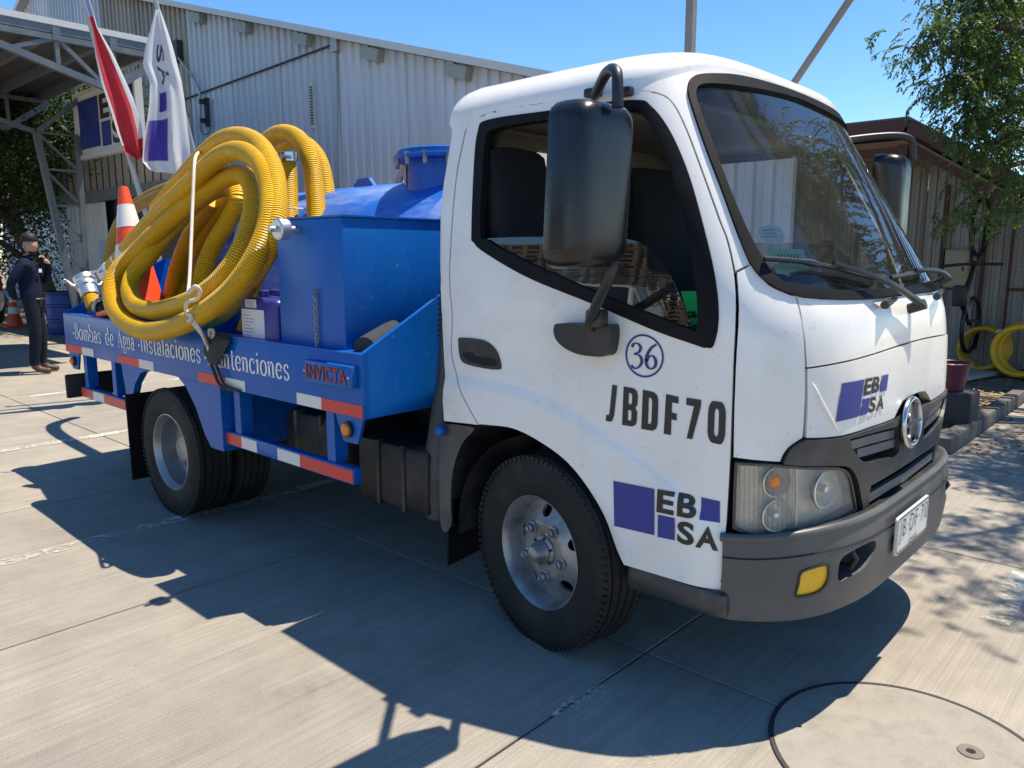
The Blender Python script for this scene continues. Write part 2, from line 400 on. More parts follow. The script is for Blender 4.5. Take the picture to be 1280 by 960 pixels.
# worn bay lines
def worn_paint():
    m = bpy.data.materials.new('worn_white_paint'); m.use_nodes = True; t = m.node_tree; L = t.links.new; b = t.nodes['Principled BSDF']; o = t.nodes['Material Output']
    b.inputs['Base Color'].default_value = (.52, .50, .44, 1); b.inputs['Roughness'].default_value = .75
    g = nd(t, 'ShaderNodeNewGeometry'); n = nd(t, 'ShaderNodeTexNoise', Scale=26, Detail=6, Roughness=.7); L(g.outputs['Position'], n.inputs['Vector'])
    n2 = nd(t, 'ShaderNodeTexNoise', Scale=2.2, Detail=3); L(g.outputs['Position'], n2.inputs['Vector'])
    ad = nd(t, 'ShaderNodeMath', operation='ADD'); L(n.outputs[0], ad.inputs[0]); L(n2.outputs[0], ad.inputs[1])
    mr = nd(t, 'ShaderNodeMapRange'); mr.inputs[1].default_value = .92; mr.inputs[2].default_value = 1.12; L(ad.outputs[0], mr.inputs[0])
    tr = nd(t, 'ShaderNodeBsdfTransparent'); mx = nd(t, 'ShaderNodeMixShader'); L(mr.outputs[0], mx.inputs[0]); L(b.outputs[0], mx.inputs[1]); L(tr.outputs[0], mx.inputs[2]); L(mx.outputs[0], o.inputs[0]); return m
WORN = worn_paint()
for x, y0, y1 in ((-2.49, -5, -.1), (-4.97, -5, 1.3), (-7.38, -5, 1.3), (1.12, .5, 1.15), (-9.85, -5, .4)):
    mobj('bay_line', [(x-.05, y0, .0035), (x+.05, y0, .0035), (x+.05, y1, .0035), (x-.05, y1, .0035)], [(0, 1, 2, 3)], WORN, yard)
# stray paint splashes left on the slabs
for u, v, r in ((722, 875, .05), (745, 862, .035), (800, 945, .06), (700, 890, .02), (985, 900, .03)):
    P = hit(u, v, 'z', .0035); k = [(P.x+r*cos(a*.7)*random.uniform(.5, 1.2), P.y+r*1.5*sin(a*.7)*random.uniform(.5, 1.2), .0035) for a in range(9)]
    mobj('paint_splash', k, [tuple(range(9))], WORN, yard)
# kerb and planted bed
KERB = pm('kerb_concrete', (.12, .11, .10), .85, var=.2, scale=6, bump=.4, bscale=40, dirt=((.08, .075, .07), .6, 4))
kerb = thing('kerb', 'low weathered concrete kerb edging the leaf strewn bed', 'kerb')
y = KY-.13; k = 0
while y < 13:
    box('kerb_stone', (KX-.06, y+.49, .03), (.12, .97, .18), KERB, kerb, None, .02); y += 1.0
x = KX-.13
while x > BX0:
    box('kerb_stone', (x-.49, KY-.07, .03), (.97, .12, .18), KERB, kerb, None, .02); x -= 1.0
SOIL = pm('leaf_strewn_soil', (.20, .155, .11), .95, var=.35, scale=9, bump=.9, bscale=55, dirt=((.36, .28, .19), .8, 14))
V, Fc = [], []; n = 46; xs0, xs1, ys0, ys1 = BX0, KX-.11, KY-.01, 13.
for j in range(n+1):
    for i in range(n+1):
        x, y = xs0+(xs1-xs0)*i/n, ys0+(ys1-ys0)*j/n; V.append((x, y, .07+.03*noise.noise((x*1.3, y*1.3, 0))))
for j in range(n):
    for i in range(n): a = j*(n+1)+i; Fc.append((a, a+1, a+n+2, a+n+1))
mobj('planted_bed', V, Fc, SOIL, smooth=60, kind='structure')
LITTER = pm('dry_leaves', (.30, .20, .11), .8, var=.5, scale=3)
V, Fc = [], []
for k in range(5200):
    x = random.uniform(-2.2, xs1) if k < 4600 else random.uniform(.35, 1.0); y = random.uniform(KY, 8.6); z = .10+.03*noise.noise((x*1.3, y*1.3, 0))-.015 if k < 4600 else .006
    a = random.uniform(0, 6.3); l = random.uniform(.012, .04); w_ = l*random.uniform(.25, .6); d = Vector((cos(a), sin(a), random.uniform(-.4, .4)))*l; e = Vector((-sin(a), cos(a), random.uniform(-.3, .3)))*w_; p = Vector((x, y, z)); s_ = len(V)
    V += [p-d, p+e, p+d, p-e]; Fc.append((s_, s_+1, s_+2, s_+3))
mobj('leaf_litter', V, Fc, LITTER, label='dry brown leaf litter scattered over the kerbed bed', cat='leaf litter', kind='stuff')
# utility manhole in the slab: round lid of paler concrete with a dark rim and a keyhole boss
mc = hit(1135, 945, 'z', 0)
man = thing('manhole_cover', 'round concrete manhole cover with dark rim near the truck bumper', 'manhole', (mc.x, mc.y, 0))
man.location = (1.12, -.625, 0)
lathe('cover_rim', [(.377, .002), (.377, .0065), (.389, .0065), (.391, .0015)], pm('rim_dark', (.035, .03, .04), .6, var=.3, scale=20), man, 72, None, 30, open_=True)
lathe('cover_plate', [(0, .0055), (.3755, .0055), (.3765, .001)], pm('cover_concrete', (.285, .265, .228), .85, var=.25, scale=7, bump=.35, bscale=70, dirt=((.17, .155, .13), .75, 9)), man, 72, None, 30)
bs = hit(1213, 942, 'z', 0)-Vector((1.12, -.625, 0))
lathe('key_boss', [(.012, .0062), (.014, .009), (.034, .009), (.036, .0058)], pm('boss_iron', (.17, .15, .13), .6, .2, var=.25, scale=30), man, 28, T_(bs.x, bs.y, 0), 30, open_=True)
lathe('key_hole', [(0, .0064), (.0125, .0066)], BLACKH if 'BLACKH' in globals() else pm('hole_dark', (.01, .01, .01), .9), man, 20, T_(bs.x, bs.y, 0), 30)
# ================================================================== TRUCK
truck = thing('tank_truck', 'white cab-over truck with blue tank bed and black side mirrors', 'truck')
WHITE = pm('white_paint', (.875, .85, .80), .28, var=.03, scale=3, coat=.35, dirt=((.50, .45, .37), .40, 2.2, (1, 1, .6)), rvar=.06, specks=((.36, .31, .25), .35, 38))
BLACKP = pm('black_plastic', (.015, .016, .018), .42, var=.25, scale=9, bump=.06, bscale=220, dirt=((.16, .15, .13), .35, 4))
GREYP = pm('grey_bumper_plastic', (.078, .081, .084), .40, var=.15, scale=7, bump=.05, bscale=260, dirt=((.15, .14, .12), .6, 3.5))
DARKP = pm('dark_trim', (.035, .037, .04), .34, var=.15, scale=7, dirt=((.2, .19, .17), .4, 5))
RUBBER = pm('rubber', (.006, .0065, .008), .6, var=.2, scale=10, spec=.15, dirt=((.03, .03, .032), .35, 6))
TYRE = pm('tyre_rubber', (.016, .016, .016), .72, var=.2, scale=12, bump=.2, bscale=90, spec=.3, dirt=((.07, .063, .055), .5, 5))
BLACK = pm('black_void', (.008, .008, .008), .8, var=.1)
CHROME = pm('chrome', (.55, .56, .58), .2, 1, var=.05)
STEEL = pm('worn_wheel_paint', (.33, .335, .34), .4, .6, var=.25, scale=14, dirt=((.10, .09, .08), .85, 8), bump=.1, bscale=60)
ALU = pm('cast_aluminium', (.62, .62, .6), .38, .85, var=.15, scale=20)
BLUE = pm('blue_paint', (.001, .098, .40), .38, var=.12, scale=4, coat=0, spec=.35, dirt=((.012, .16, .42), .35, 6, (1, 1, .35)), bump=.03, bscale=30, specks=((.20, .32, .46), .4, 30))
INTER = pm('cab_trim', (.035, .035, .037), .75, var=.15, scale=12)
BEIGE = pm('cab_lining', (.30, .28, .25), .8, var=.08)
SEATF = pm('seat_fabric', (.012, .012, .014), .9, var=.3, scale=30, bump=.2, bscale=120)
CHASS = pm('chassis_black', (.012, .012, .013), .55, var=.3, scale=6, dirt=((.08, .07, .06), .5, 5))
RED = pm('red_reflective', (.62, .035, .03), .35, var=.06, scale=30)
REFW = pm('white_reflective', (.70, .69, .64), .4, var=.06, scale=30)
SIGNBLUE = pm('logo_blue', (.018, .035, .25), .35, var=.04)
INK = pm('black_vinyl', (.018, .018, .02), .4, var=.1)
NAVY = pm('navy_vinyl', (.02, .03, .2), .4, var=.05)
WINK = pm('white_vinyl', (.78, .78, .76), .5, var=.05)
AMBER = pm('amber_lens', (.85, .22, .02), .2, var=.1)
YREF = pm('yellow_reflector', (.85, .48, .02), .3, var=.12, scale=40)
GLASS = glass('windscreen_glass', (.74, .79, .76), 1.5, 0, 1.1, .028)
SGLASS = glass('side_glass', (.55, .61, .57), 1.5, 0, 2.4, .02)
def tab(T):
    xs = [t[0] for t in T]; ys = [t[1] for t in T]
    def f(z):
        if z <= xs[0]: return ys[0]
        if z >= xs[-1]: return ys[-1]
        i = bisect.bisect_right(xs, z)-1; t = (z-xs[i])/(xs[i+1]-xs[i]); return ys[i]+t*(ys[i+1]-ys[i])
    def g(z, s=.05): return sum(w_*f(z+o*s) for o, w_ in ((-1.5, .1), (-.75, .22), (0, .36), (.75, .22), (1.5, .1)))
    return g
class Hull:
    """rounded cab-like skin: plan outline (superellipse nose + straight sides) that changes with height.
    b = distance along the outline from the nose centre, + to the truck's left; z = height"""
    flare = None
    def __init__(s, xf, xs, w, N=4., M=2., zc=1.1):
        s.XF, s.XS, s.WW, s.N, s.M = tab(xf), tab(xs), tab(w), N, M
        s.ph = [i*pi/2/240 for i in range(241)]; s.a = [0.]
        for i in range(1, 241):
            p, q = s.cpt(s.ph[i-1], zc), s.cpt(s.ph[i], zc); s.a.append(s.a[-1]+hypot(p[0]-q[0], p[1]-q[1]))
        s.A90 = s.a[-1]
    def cpt(s, ph, z):
        w_, xs, xf = s.WW(z), s.XS(z), s.XF(z)
        return (xs+(xf-xs)*max(0, cos(ph))**(2/s.M), w_*max(0, sin(ph))**(2/s.N))
    def __call__(s, b, z):
        g = 1 if b >= 0 else -1; a = abs(b)
        if a <= s.A90:
            i = min(239, max(0, bisect.bisect_right(s.a, a)-1)); t = (a-s.a[i])/(s.a[i+1]-s.a[i]); x, y = s.cpt(s.ph[i]+t*(s.ph[i+1]-s.ph[i]), z)
        else: x, y = s.XS(z)-(a-s.A90), s.WW(z)
        return Vector((x, (y+(s.flare(x, z) if s.flare and y > .7 else 0))*g, z))
    def inside(s, P):
        t = abs(P[1])/s.WW(P[2]); xs = s.XS(P[2])
        return t < 1 and P[0] <= xs+(s.XF(P[2])-xs)*(1-t**s.N)**(1/s.M)
    def b_of(s, P):
        x, y, z = P; w_, xs, xf = s.WW(z), s.XS(z), s.XF(z); g = 1 if y >= 0 else -1
        if x <= xs: return g*(s.A90+xs-x)
        ph = atan2(min(1, abs(y)/w_)**(s.N/2), max(0, (x-xs)/(xf-xs))**(s.M/2))
        i = min(239, int(ph/(pi/2)*240)); t = (ph-s.ph[i])/s.ph[1]; return g*(s.a[i]+t*(s.a[i+1]-s.a[i]))
    def px(s, u, v):
        d = ray(u, v); t = .8; lo = .8
        while t < 6 and not s.inside(CAM_POS+d*t): lo = t; t += .01
        if t >= 6: raise Exception('miss %s %s' % (u, v))
        hi = t
        for _ in range(26):
            m_ = (lo+hi)/2
            if s.inside(CAM_POS+d*m_): hi = m_
            else: lo = m_
        P = CAM_POS+d*hi; return (s.b_of(P), P[2])
    def pxs(s, L): return [s.px(p[0], p[1])+tuple(p[2:]) for p in L]
CABS = Hull([(.2, .86), (.62, .87), (.9, .888), (1.1, .88), (1.25, .862), (1.33, .83), (1.36, .80), (1.97, .43), (2.2, .29)],
            [(.2, .50), (1.22, .50), (1.36, .44), (1.97, .10), (2.2, -.03)],
            [(.2, .85), (1.2, .85), (1.35, .847), (1.97, .795), (2.2, .775)], 4.2)
def _crest():
    L = [hit(u, v, 'y', -.85) for u, v in ((552, 466), (575, 467), (640, 477), (700, 500), (740, 528), (780, 552), (840, 597), (870, 622), (905, 665))]
    T = tab([(p.x, p.z) for p in L]); return lambda x: T(x)
_cr = _crest()
def flare(x, z):      # door skin steps out a little below the crest that runs down over the wheel arch
    t = min(1, max(0, (_cr(x)-z)/.055)); k = min(1, max(0, (.66-x)/.12)); return .013*t*t*(3-2*t)*k
CABS.flare = flare
def mirr(P): return [(-p[0], p[1])+tuple(p[2:]) for p in P][::-1]
def sym(H, half):
    """half outline on the right (b < 0) from top centre to bottom centre -> whole closed outline"""
    return half+mirr(half)
SEAM_TOP = [(735, 119), (690, 125.5), (652, 130.5), (612, 138.5)]
SEAM_REAR = [(592, 147), (583, 160), (578, 180), (570, 222), (564, 292), (562, 360), (564, 430), (568, 460), (580, 492), (590, 512), (601, 531)]
SEAM_FRONT = [(905, 739), (912, 620), (917, 500), (920.5, 417), (919, 340), (910, 300), (900, 274), (877, 210), (858, 160), (841, 128), (822, 116), (790, 113)]
ARCH = [(601, 531), (613, 532), (643, 536), (673, 550), (707, 574), (733, 604), (757, 644), (773, 687), (782, 706)]
DOOR = CABS.pxs([(905, 739, 1)] + SEAM_FRONT[1:] + SEAM_TOP + SEAM_REAR[:-1] + [(601, 531, 1)] + ARCH[1:-1] + [(782, 706, 1)])
WOUT = CABS.pxs([(591, 292), (594, 210), (599, 165), (612, 151), (690, 139.5), (790, 127), (813, 134), (837, 166), (860, 220), (881, 295), (892, 345), (893, 424), (884, 433), (866, 428), (815, 410), (740, 378), (660, 345.5), (607, 315), (593, 302)])
WIN = CABS.pxs([(601, 290), (604, 210), (608, 174), (619, 161), (690, 149), (784, 136), (804, 143), (828, 182), (846, 240), (860, 300), (868, 345), (871, 408), (861, 411), (794, 386), (715, 353), (640, 318), (609, 300)])
DOORS = spl(DOOR, 5); WOUTS = spl(WOUT, 5); WINS = spl(WIN, 5)
def zg(b):   # height of the roof's lower edge round the cab
    t = min(1, max(0, (abs(b)-.55)/.45)); t = t*t*(3-2*t); r = min(1, max(0, (abs(b)-1.25)/.45)); return 2.038-.078*t-.02*r*r
# windscreen rubber: right half from top centre to bottom centre
WSO_R = CABS.pxs([(930, 97), (893, 93.5), (868, 96), (860, 108), (862, 126), (880, 180), (902, 238), (921, 290), (938, 331), (960, 355), (990, 369), (1025, 374), (1080, 374.5)])
WSG_R = CABS.pxs([(930, 110), (900, 106.5), (876, 107), (869, 116), (873, 135), (890, 180), (912, 238), (932, 285), (953, 325), (972, 349), (1000, 359), (1030, 363), (1080, 364)])
zt, zb = WSO_R[0][1]+.012, WSO_R[-1][1]
WSO = spl([(0., zt)]+WSO_R+[(0., zb+.002)]+mirr(WSO_R), 4)
WSG = spl([(0., zt-.03)]+WSG_R+[(0., WSG_R[-1][1]+.002)]+mirr(WSG_R), 4)
REAR_EDGE = CABS.pxs([(558, 526), (556, 500), (557, 472), (552, 375), (551.5, 260), (556, 225), (566, 167)])
rb = [p for p in REAR_EDGE]
LIDS = CABS.pxs([(995, 371), (1004, 410), (1007, 457)])
side_frame = []
side_frame += [(p[0], p[1]) for p in rb]
b0, b1 = rb[-1][0], WSO_R[2][0]
ns = 30
for i in range(ns+1):
    b = b0+(b1-b0)*i/ns; side_frame.append((b, zg(b)))
side_frame += [(p[0], p[1]) for p in spl([(q[0], q[1], 1) if i in (0, 7) else q for i, q in enumerate(WSO_R[1:9])], 4)[:29]]
sf_tail = CABS.pxs([(939, 330), (920, 339)]); side_frame += sf_tail
dl = [(p[0], p[1]) for p in CABS.pxs(SEAM_FRONT[4:]+SEAM_TOP+SEAM_REAR)]
dls = [(p.x, p.y) for p in catmull([(a, b, 0) for a, b in dl], 5)]
side_frame += inset_poly(dls, 0)[1:]
def both(fnbuild):
    for s in (1, -1): fnbuild(s)
def M_(P, s): return P if s == 1 else [(-p[0], p[1]) for p in P][::-1]
GASK = RUBBER
doors = {}
def build_side(s):
    gap = .0048
    patch('cab_side_frame', M_(inset_poly(side_frame, .002), s), WHITE, truck, CABS, (), .06, 0, .03)
    d = patch('door', M_(inset_poly(DOORS, gap), s), WHITE, truck, CABS, (M_(WOUTS, s),), .024, 0., .035); doors[s] = d
    patch('window_seal', M_(inset_poly(WOUTS, -.004), s), GASK, d, CABS, (M_(WINS, s),), .03, .004, .03)
    # inner face of the door, dark, so the cabin is closed
    patch('door_lining', M_([p for p in inset_poly(DOORS, .03)], s), INTER, d, lambda b, z: CABS(b, z), (M_(inset_poly(WINS, -.012), s),), .08, -.07, .01)
    # the pane is wound half down: its top edge is level, its front edge a curve
    gp = [(606, 297.5), (640, 296), (700, 295.5), (760, 296.5), (795, 302), (818, 320), (835, 345), (848, 372), (858, 396), (864, 413), (794, 388), (715, 355), (640, 320), (612, 305)]
    G = spl([q+((1,) if i in (0, 9) else ()) for i, q in enumerate(CABS.pxs(gp))], 5)
    patch('window_pane', M_(G, s), SGLASS, d, CABS, (), .05, -.012, .004)
    # handle recess and grab
    hp = CABS.pxs([(574, 426), (577, 422), (600, 424), (612, 429), (622, 440), (627, 458), (622, 462), (600, 459), (582, 454), (576, 446)])
    hd = patch('door_handle', M_(spl(hp, 3), s), BLACKP, d, CABS, (), .02, .006, .02)
    gr = CABS.pxs([(580, 441), (592, 440), (596, 445), (618, 448), (621, 457), (600, 455), (585, 450)])
    patch('handle_pocket', M_(spl(gr, 3), s), BLACK, hd if False else d, CABS, (), .02, .0075, .004)
    # corner panel between door and nose lid, above the headlamp
    cp = CABS.pxs([(921.5, 341, 1), (939, 331.5, 1), (960, 356), (985, 368, 1), (994, 371.5, 1), (1001.5, 400), (1005, 430), (1006, 457), (1006, 500), (1003, 547, 1), (988, 557), (980, 566), (975, 577, 1), (945, 575), (917, 571.5, 1), (918.5, 500), (922.5, 417)])
    patch('corner_panel', M_(spl(cp, 4), s), WHITE, truck, CABS, (), .05, 0, .03)
both(build_side)
# ---- nose: cowl, lid, windscreen
bl = LIDS
def zlid(b): return 1.148-.03*(b/.716)**2
gb = CABS.pxs([(995.5, 372), (1003, 410), (1008, 456)])
right = [(p[0]+.003, p[1]) for p in gb]
half = [(p[0], p[1]) for p in right]
lidtop = [(b, zlid(b)) for b in [right[-1][0]*(1-i/12) for i in range(13)]]
gbot = [(p[0], p[1]-.001) for p in WSO_R[10:]]
cow_half = [(0., zb)]+gbot[::-1]+[half[0], half[1]]+[(half[2][0], zlid(half[2][0])+.003)]+[(b, z+.003) for b, z in lidtop[1:]]
ch = gbot[::-1]+[half[0], half[1], (half[2][0], zlid(half[2][0])+.003)]+[(b, z+.003) for b, z in lidtop[1:-1]]
COWL = ch+mirr(ch)
patch('cowl_panel', COWL, WHITE, truck, CABS, (), .05, 0, .03)
# lid: bottom edge drops towards the emblem
lb = CABS.pxs([(1007, 547), (1030, 546.5), (1051, 544), (1085, 533.5), (1116, 522.5)])
eb = CABS.pxs([(1121, 512), (1127, 501), (1135, 495)])
hb = CABS.pxs([(1008, 470), (1008, 510)])
lh = [(b, z-.003) for b, z in lidtop[::-1]]
lid_half = lh[1:]+[(p[0]+.002, p[1]) for p in hb]+lb+eb
LID = lid_half+mirr(lid_half)
lid = patch('nose_lid', LID, WHITE, truck, CABS, (), .045, .004, .034)
ws = patch('windscreen_seal', WSO, GASK, truck, CABS, (WSG,), .04, .008, .03)
patch('windscreen', inset_poly(WSG, -.005), GLASS, truck, CABS, (), .06, -.004, .003)
# pressed ridge on the lid, rising from the trim to the upper corner
rg = CABS.pxs([(1013, 478), (1028, 508), (1046, 541)])
for s in (1, -1):
    R_ = [CABS(b*s, z)+Vector((.004, 0, 0)) for b, z in [(p.x, p.y) for p in catmull([(a, b, 0) for a, b in rg], 4)]]
    tube('pressed_ridge', R_, lambda t: .006*min(1, 3*t*(1-t)*2+.2), WHITE, lid, 8)
# ---- roof
def roof_loop():
    L = []
    bR = A_R = rb[-1][0]
    for i in range(121):
        b = bR+(-2*bR)*i/120; L.append((CABS(b, zg(b)), b))
    return L
RL = roof_loop(); xr = RL[0][0].x
nr = 17; back = [(Vector((xr-.035*sin(pi*k/nr)**.3, RL[0][0].y*-1*(1-2*k/nr)*1.0, zg(9))), 0) for k in range(1, nr)]
loop = [p for p, _ in RL]+[p for p, _ in back]; nl = len(loop); V, Fc = [], []
HT = .118; rings = [-1, 0, .003, .008, .018, .035, .06, .085, .14, .21, .3, .42, .58, .76, .92]
for s_ in rings:
    for j, p in enumerate(loop):
        if s_ < 0:      # tucked-in lower flange of the roof skin
            q = CABS(RL[j][1], p.z-.03) if j < len(RL) else p-Vector((0, 0, .03)); V.append(q+(Vector((-.1, 0, 2.0))-q).normalized()*.005); continue
        cx = min(max(p.x, -.16), -.02); cpt = Vector((cx, 0, 2.03)); k = (1-(1-s_)**6.5)**.5
        q = p+(cpt-p)*s_; q.z = p.z+(2.0+HT-p.z)*k; V.append(q)
for i in range(len(rings)-1):
    for k in range(nl): Fc.append((i*nl+k, i*nl+(k+1) % nl, (i+1)*nl+(k+1) % nl, (i+1)*nl+k))
Fc.append(tuple((len(rings)-1)*nl+k for k in range(nl)))
roof = mobj('cab_roof', V, Fc, WHITE, truck, 60)
# small marker bolts along the roof edge
for u, v in ((744, 77), (770, 73.5), (604, 101), (625, 97)):
    P = hit(u, v, 'y', -.42); P.z = 2.118 if u > 700 else 2.085
    lathe('roof_bolt', [(.012, 0), (.012, .008), (.006, .014), (0, .016)], CHASS, roof, 10, T_(P.x, P.y, P.z-.004))
# ---- back wall of the cab with its window, floor, lining
xb = [CABS(p[0], p[1]).x for p in rb]
def XR(z):
    zs = [p[1] for p in rb]
    if z <= zs[0]: return xb[0]
    for i in range(len(zs)-1):
        if z <= zs[i+1]: t = (z-zs[i])/(zs[i+1]-zs[i]); return xb[i]+t*(xb[i+1]-xb[i])
    return xb[-1]
def backfn(y, z):
    w_ = CABS.WW(z); t = min(1, abs(y)/w_); r = .06; d = (1-t)*w_; k = 1 if d > r else sqrt(max(0, 1-((r-d)/r)**2)); return Vector((XR(z)-.022*k, -y, z))
wl = .85
outl = [(-.8497, .80), (.8497, .80), (.8497, 1.2), (.846, 1.35), (.795, 1.955), (-.795, 1.955), (-.846, 1.35), (-.8497, 1.2)]
rwin = rrect(-.36, 1.46, .36, 1.88, .08)
bw = patch('cab_back_wall', outl, WHITE, truck, backfn, (rwin,), .04, 0, .02)
patch('rear_window', inset_poly(rwin, -.005), SGLASS, bw, backfn, (), .1, -.008, .003)
patch('rear_window_seal', inset_poly(rwin, -.018), GASK, bw, backfn, (inset_poly(rwin, .012),), .05, .003, .03)
box2('cab_floor', (-.58, -.78, .92), (.56, .78, .95), INTER, truck)
box2('engine_cover', (-.60, -.3, .95), (.2, .3, 1.14), INTER, truck, .03)
bm = bmesh.new(); bbox(bm, (-.16, 0, 1.955), (.8, 1.5, .02)); bobj('headliner', bm, BEIGE, truck)
bm = bmesh.new(); bbox(bm, (-.585, 0, 1.68), (.02, 1.54, .5))
inner = patch('back_lining', inset_poly(outl, .02), BEIGE, truck, lambda y, z: Vector((XR(z)+.02, y, z)), (inset_poly(rwin, -.01),), .1, 0, .01); bm.free()
# seats: wide bench back beside the door, single driver's seat on the far side
def seat(y0, y1, nm='seat'):
    e = bmesh.new(); bbox(e, (-.17, (y0+y1)/2, 1.2), (.5, y1-y0, .14), None, .05, 3); st = bobj(nm, e, SEATF, truck, 40)
    P = [(-.36, 1.18), (-.28, 1.2), (-.36, 1.55), (-.405, 1.8), (-.43, 1.85), (-.50, 1.84), (-.52, 1.78), (-.48, 1.4)]
    V, Fc = [], []; ys = [y0, y0+.03, y0+.08, (y0+y1)/2, y1-.08, y1-.03, y1]; ks = [.5, .85, 1, 1.03, 1, .85, .5]
    cx, cz = -.42, 1.5
    for y, k in zip(ys, ks):
        for x, z in P: V.append((cx+(x-cx)*k, y, 1.17+(z-1.17)*(.93+.07*k)))
    n = len(P)
    for i in range(len(ys)-1):
        for k in range(n): Fc.append((i*n+k, i*n+(k+1) % n, (i+1)*n+(k+1) % n, (i+1)*n+k))
    Fc += [tuple(range(n)), tuple((len(ys)-1)*n+k for k in range(n))]
    mobj('backrest', V, Fc, SEATF, st, 60)
seat(-.77, -.46); seat(.16, .66)
# dashboard
P = [(.30, .95), (.42, 1.0), (.40, 1.18), (.44, 1.27), (.50, 1.285), (.60, 1.275), (.655, 1.24), (.655, .95)]
V = []; Fc = []; ys = [-.70, -.62, -.3, 0, .3, .62, .70]
for y in ys:
    k = 0 if abs(y) < .65 else -.07
    for x, z in P: V.append((x+(k if x > .6 else 0)+(.03*(1-(y/.7)**2) if x > .6 else 0), y, z+(.02 if .2 < y < .62 and z > 1.2 and x < .6 else 0)))
n = len(P)
for i in range(len(ys)-1):
    for k in range(n): Fc.append((i*n+k, i*n+(k+1) % n, (i+1)*n+(k+1) % n, (i+1)*n+k))
Fc += [tuple(range(n)), tuple((len(ys)-1)*n+k for k in range(n))]
dash = mobj('dashboard', V, Fc, INTER, truck, 30)
box('instrument_hood', (.46, .42, 1.34), (.18, .36, .07), INTER, dash, None, .03, 3)
# steering wheel on the far side
sw = Matrix.Translation((.24, .42, 1.37)) @ Matrix.Rotation(radians(-38), 4, 'Y')
st = tube('steering_wheel', [sw @ Vector((.2*cos(2*pi*k/32), .2*sin(2*pi*k/32), 0)) for k in range(32)], .014, INTER, truck, 8, True)
for a in (0, 120, 240):
    tube('wheel_spoke', [sw @ Vector((0, 0, -.03)), sw @ Vector((.2*cos(radians(a+90)), .2*sin(radians(a+90)), 0))], .013, INTER, st, 6)
tube('steering_column', [sw @ Vector((0, 0, -.02)), (.42, .42, 1.1)], .03, INTER, st, 8)
# stickers inside the windscreen
def onws(off): return lambda b, z: CABS(b, z)
def quadpx(L): return [(p[0], p[1]) for p in CABS.pxs(L)]
STK = pm('sticker_white', (.92, .92, .90), .6, var=.06); STG = pm('sticker_green', (.16, .60, .42), .6, var=.25, scale=40); FLG = pm('neon_green', (.02, .75, .16), .6, var=.05)
patch('windscreen_sticker', spl(CABS.pxs([(950, 282), (976, 280), (984, 298), (961, 302)]), 3), STK, truck, CABS, (), .05, -.012, 0)
for i, y in enumerate((285, 289, 293)):
    decal('sticker_print', polys([quadpx([(955+i*1.5, y), (971+i*1.5, y-1), (972+i*1.5, y+.6), (956+i*1.5, y+1.6)])]), pm('print_grey', (.35, .4, .4), .6), truck, CABS, -.0112)
patch('windscreen_sticker', quadpx([(962, 309), (1008, 308.5), (1012, 321), (968, 322)]), STG, truck, CABS, (), .05, -.013, 0)
patch('windscreen_sticker', quadpx([(969, 327), (1012, 327), (1016, 334), (974, 340)]), STG, truck, CABS, (), .05, -.013, 0)
decal('sticker_print', polys([quadpx([(975+4*k, 315), (977+4*k, 315), (978+4*k, 321), (976+4*k, 321)]) for k in range(7)]), INK, truck, CABS, -.0122)
# green note behind the passenger window
pa = [hit(851, 364, 'y', -.70), hit(872, 364, 'y', -.70), hit(872, 404, 'y', -.70), hit(864, 408, 'y', -.70)]
note = mobj('green_note', [p+Vector((0, .003*k, 0)) for k in (0, 1) for p in pa], [(0, 1, 2, 3), (7, 6, 5, 4), (0, 4, 5, 1), (1, 5, 6, 2), (2, 6, 7, 3), (3, 7, 4, 0)], FLG, truck)
V_, F_ = text_data('OS-P', .05, .004)
V_ = fit(V_, 0, 0, .05, .022); o0 = hit(859, 397, 'y', -.703)
decal('note_print', (V_, F_), INK, note, lambda a, b: Vector((o0.x+a, -.7035, o0.z+b)), .001)
# ------------------------------------------------------------------ nose: trim, grille, headlamps, bumper, emblem, wipers
patch('nose_dark_backing', [(-1.0, .42), (1.0, .42), (1.0, .88), (.7, 1.0), (-.7, 1.0), (-1.0, .88)], BLACK, truck, CABS, (), .08, -.075, 0)  # black sheet added behind the nose panels, stands for shade in the gaps
tr_r = CABS.pxs([(1119, 523, 1), (1085, 535), (1051, 546), (1006, 549, 1), (992, 556), (984, 566), (978, 579, 1), (1000, 581), (1048, 581), (1061, 586), (1068, 600), (1072, 620), (1075, 638, 1), (1081, 637, 1), (1082, 620), (1084, 606, 1), (1105, 594), (1130, 579)])
ztop, zbot = CABS.px(1135, 512)[1], CABS.px(1133, 577)[1]
trh = spl([(0., ztop, 1)]+tr_r+[(0., zbot, 1), (0., (ztop+zbot)/2)], 3)
trh = [p for p in trh if p[0] < -.004]
TRIM = trh+mirr(trh)
UO = inset_poly(spl(CABS.pxs([(1059, 550, 1), (1090, 542), (1117, 535, 1), (1120, 548), (1119, 562, 1), (1112, 568), (1095, 571), (1079, 574), (1069, 567)]), 3), -.007)
trim = patch('grille_trim', TRIM, DARKP, truck, CABS, (UO, mirr(UO)), .03, .012, .022)
SLAT = pm('slat_grey', (.16, .165, .17), .35, .2, var=.1)
def surfline(L, off, s=1): return [CABS(b*s, z)+Vector((off, 0, 0)) for b, z in [(p.x, p.y) for p in catmull([(q[0], q[1], 0) for q in CABS.pxs(L)], 5)]]
for s in (1, -1):
    patch('grille_backing', M_(inset_poly(UO, -.012), s), BLACK, trim, CABS, (), .05, -.045, 0)
    for L in ([(1064, 557), (1090, 549.5), (1119, 542)], [(1073, 567), (1095, 561), (1119, 554)]):
        P_ = surfline(L, -.008, s)
        bm = bmesh.new()
        for i in range(len(P_)-1): bbar(bm, P_[i], P_[i+1], .011, .028)
        bobj('grille_slat', bm, SLAT, trim)
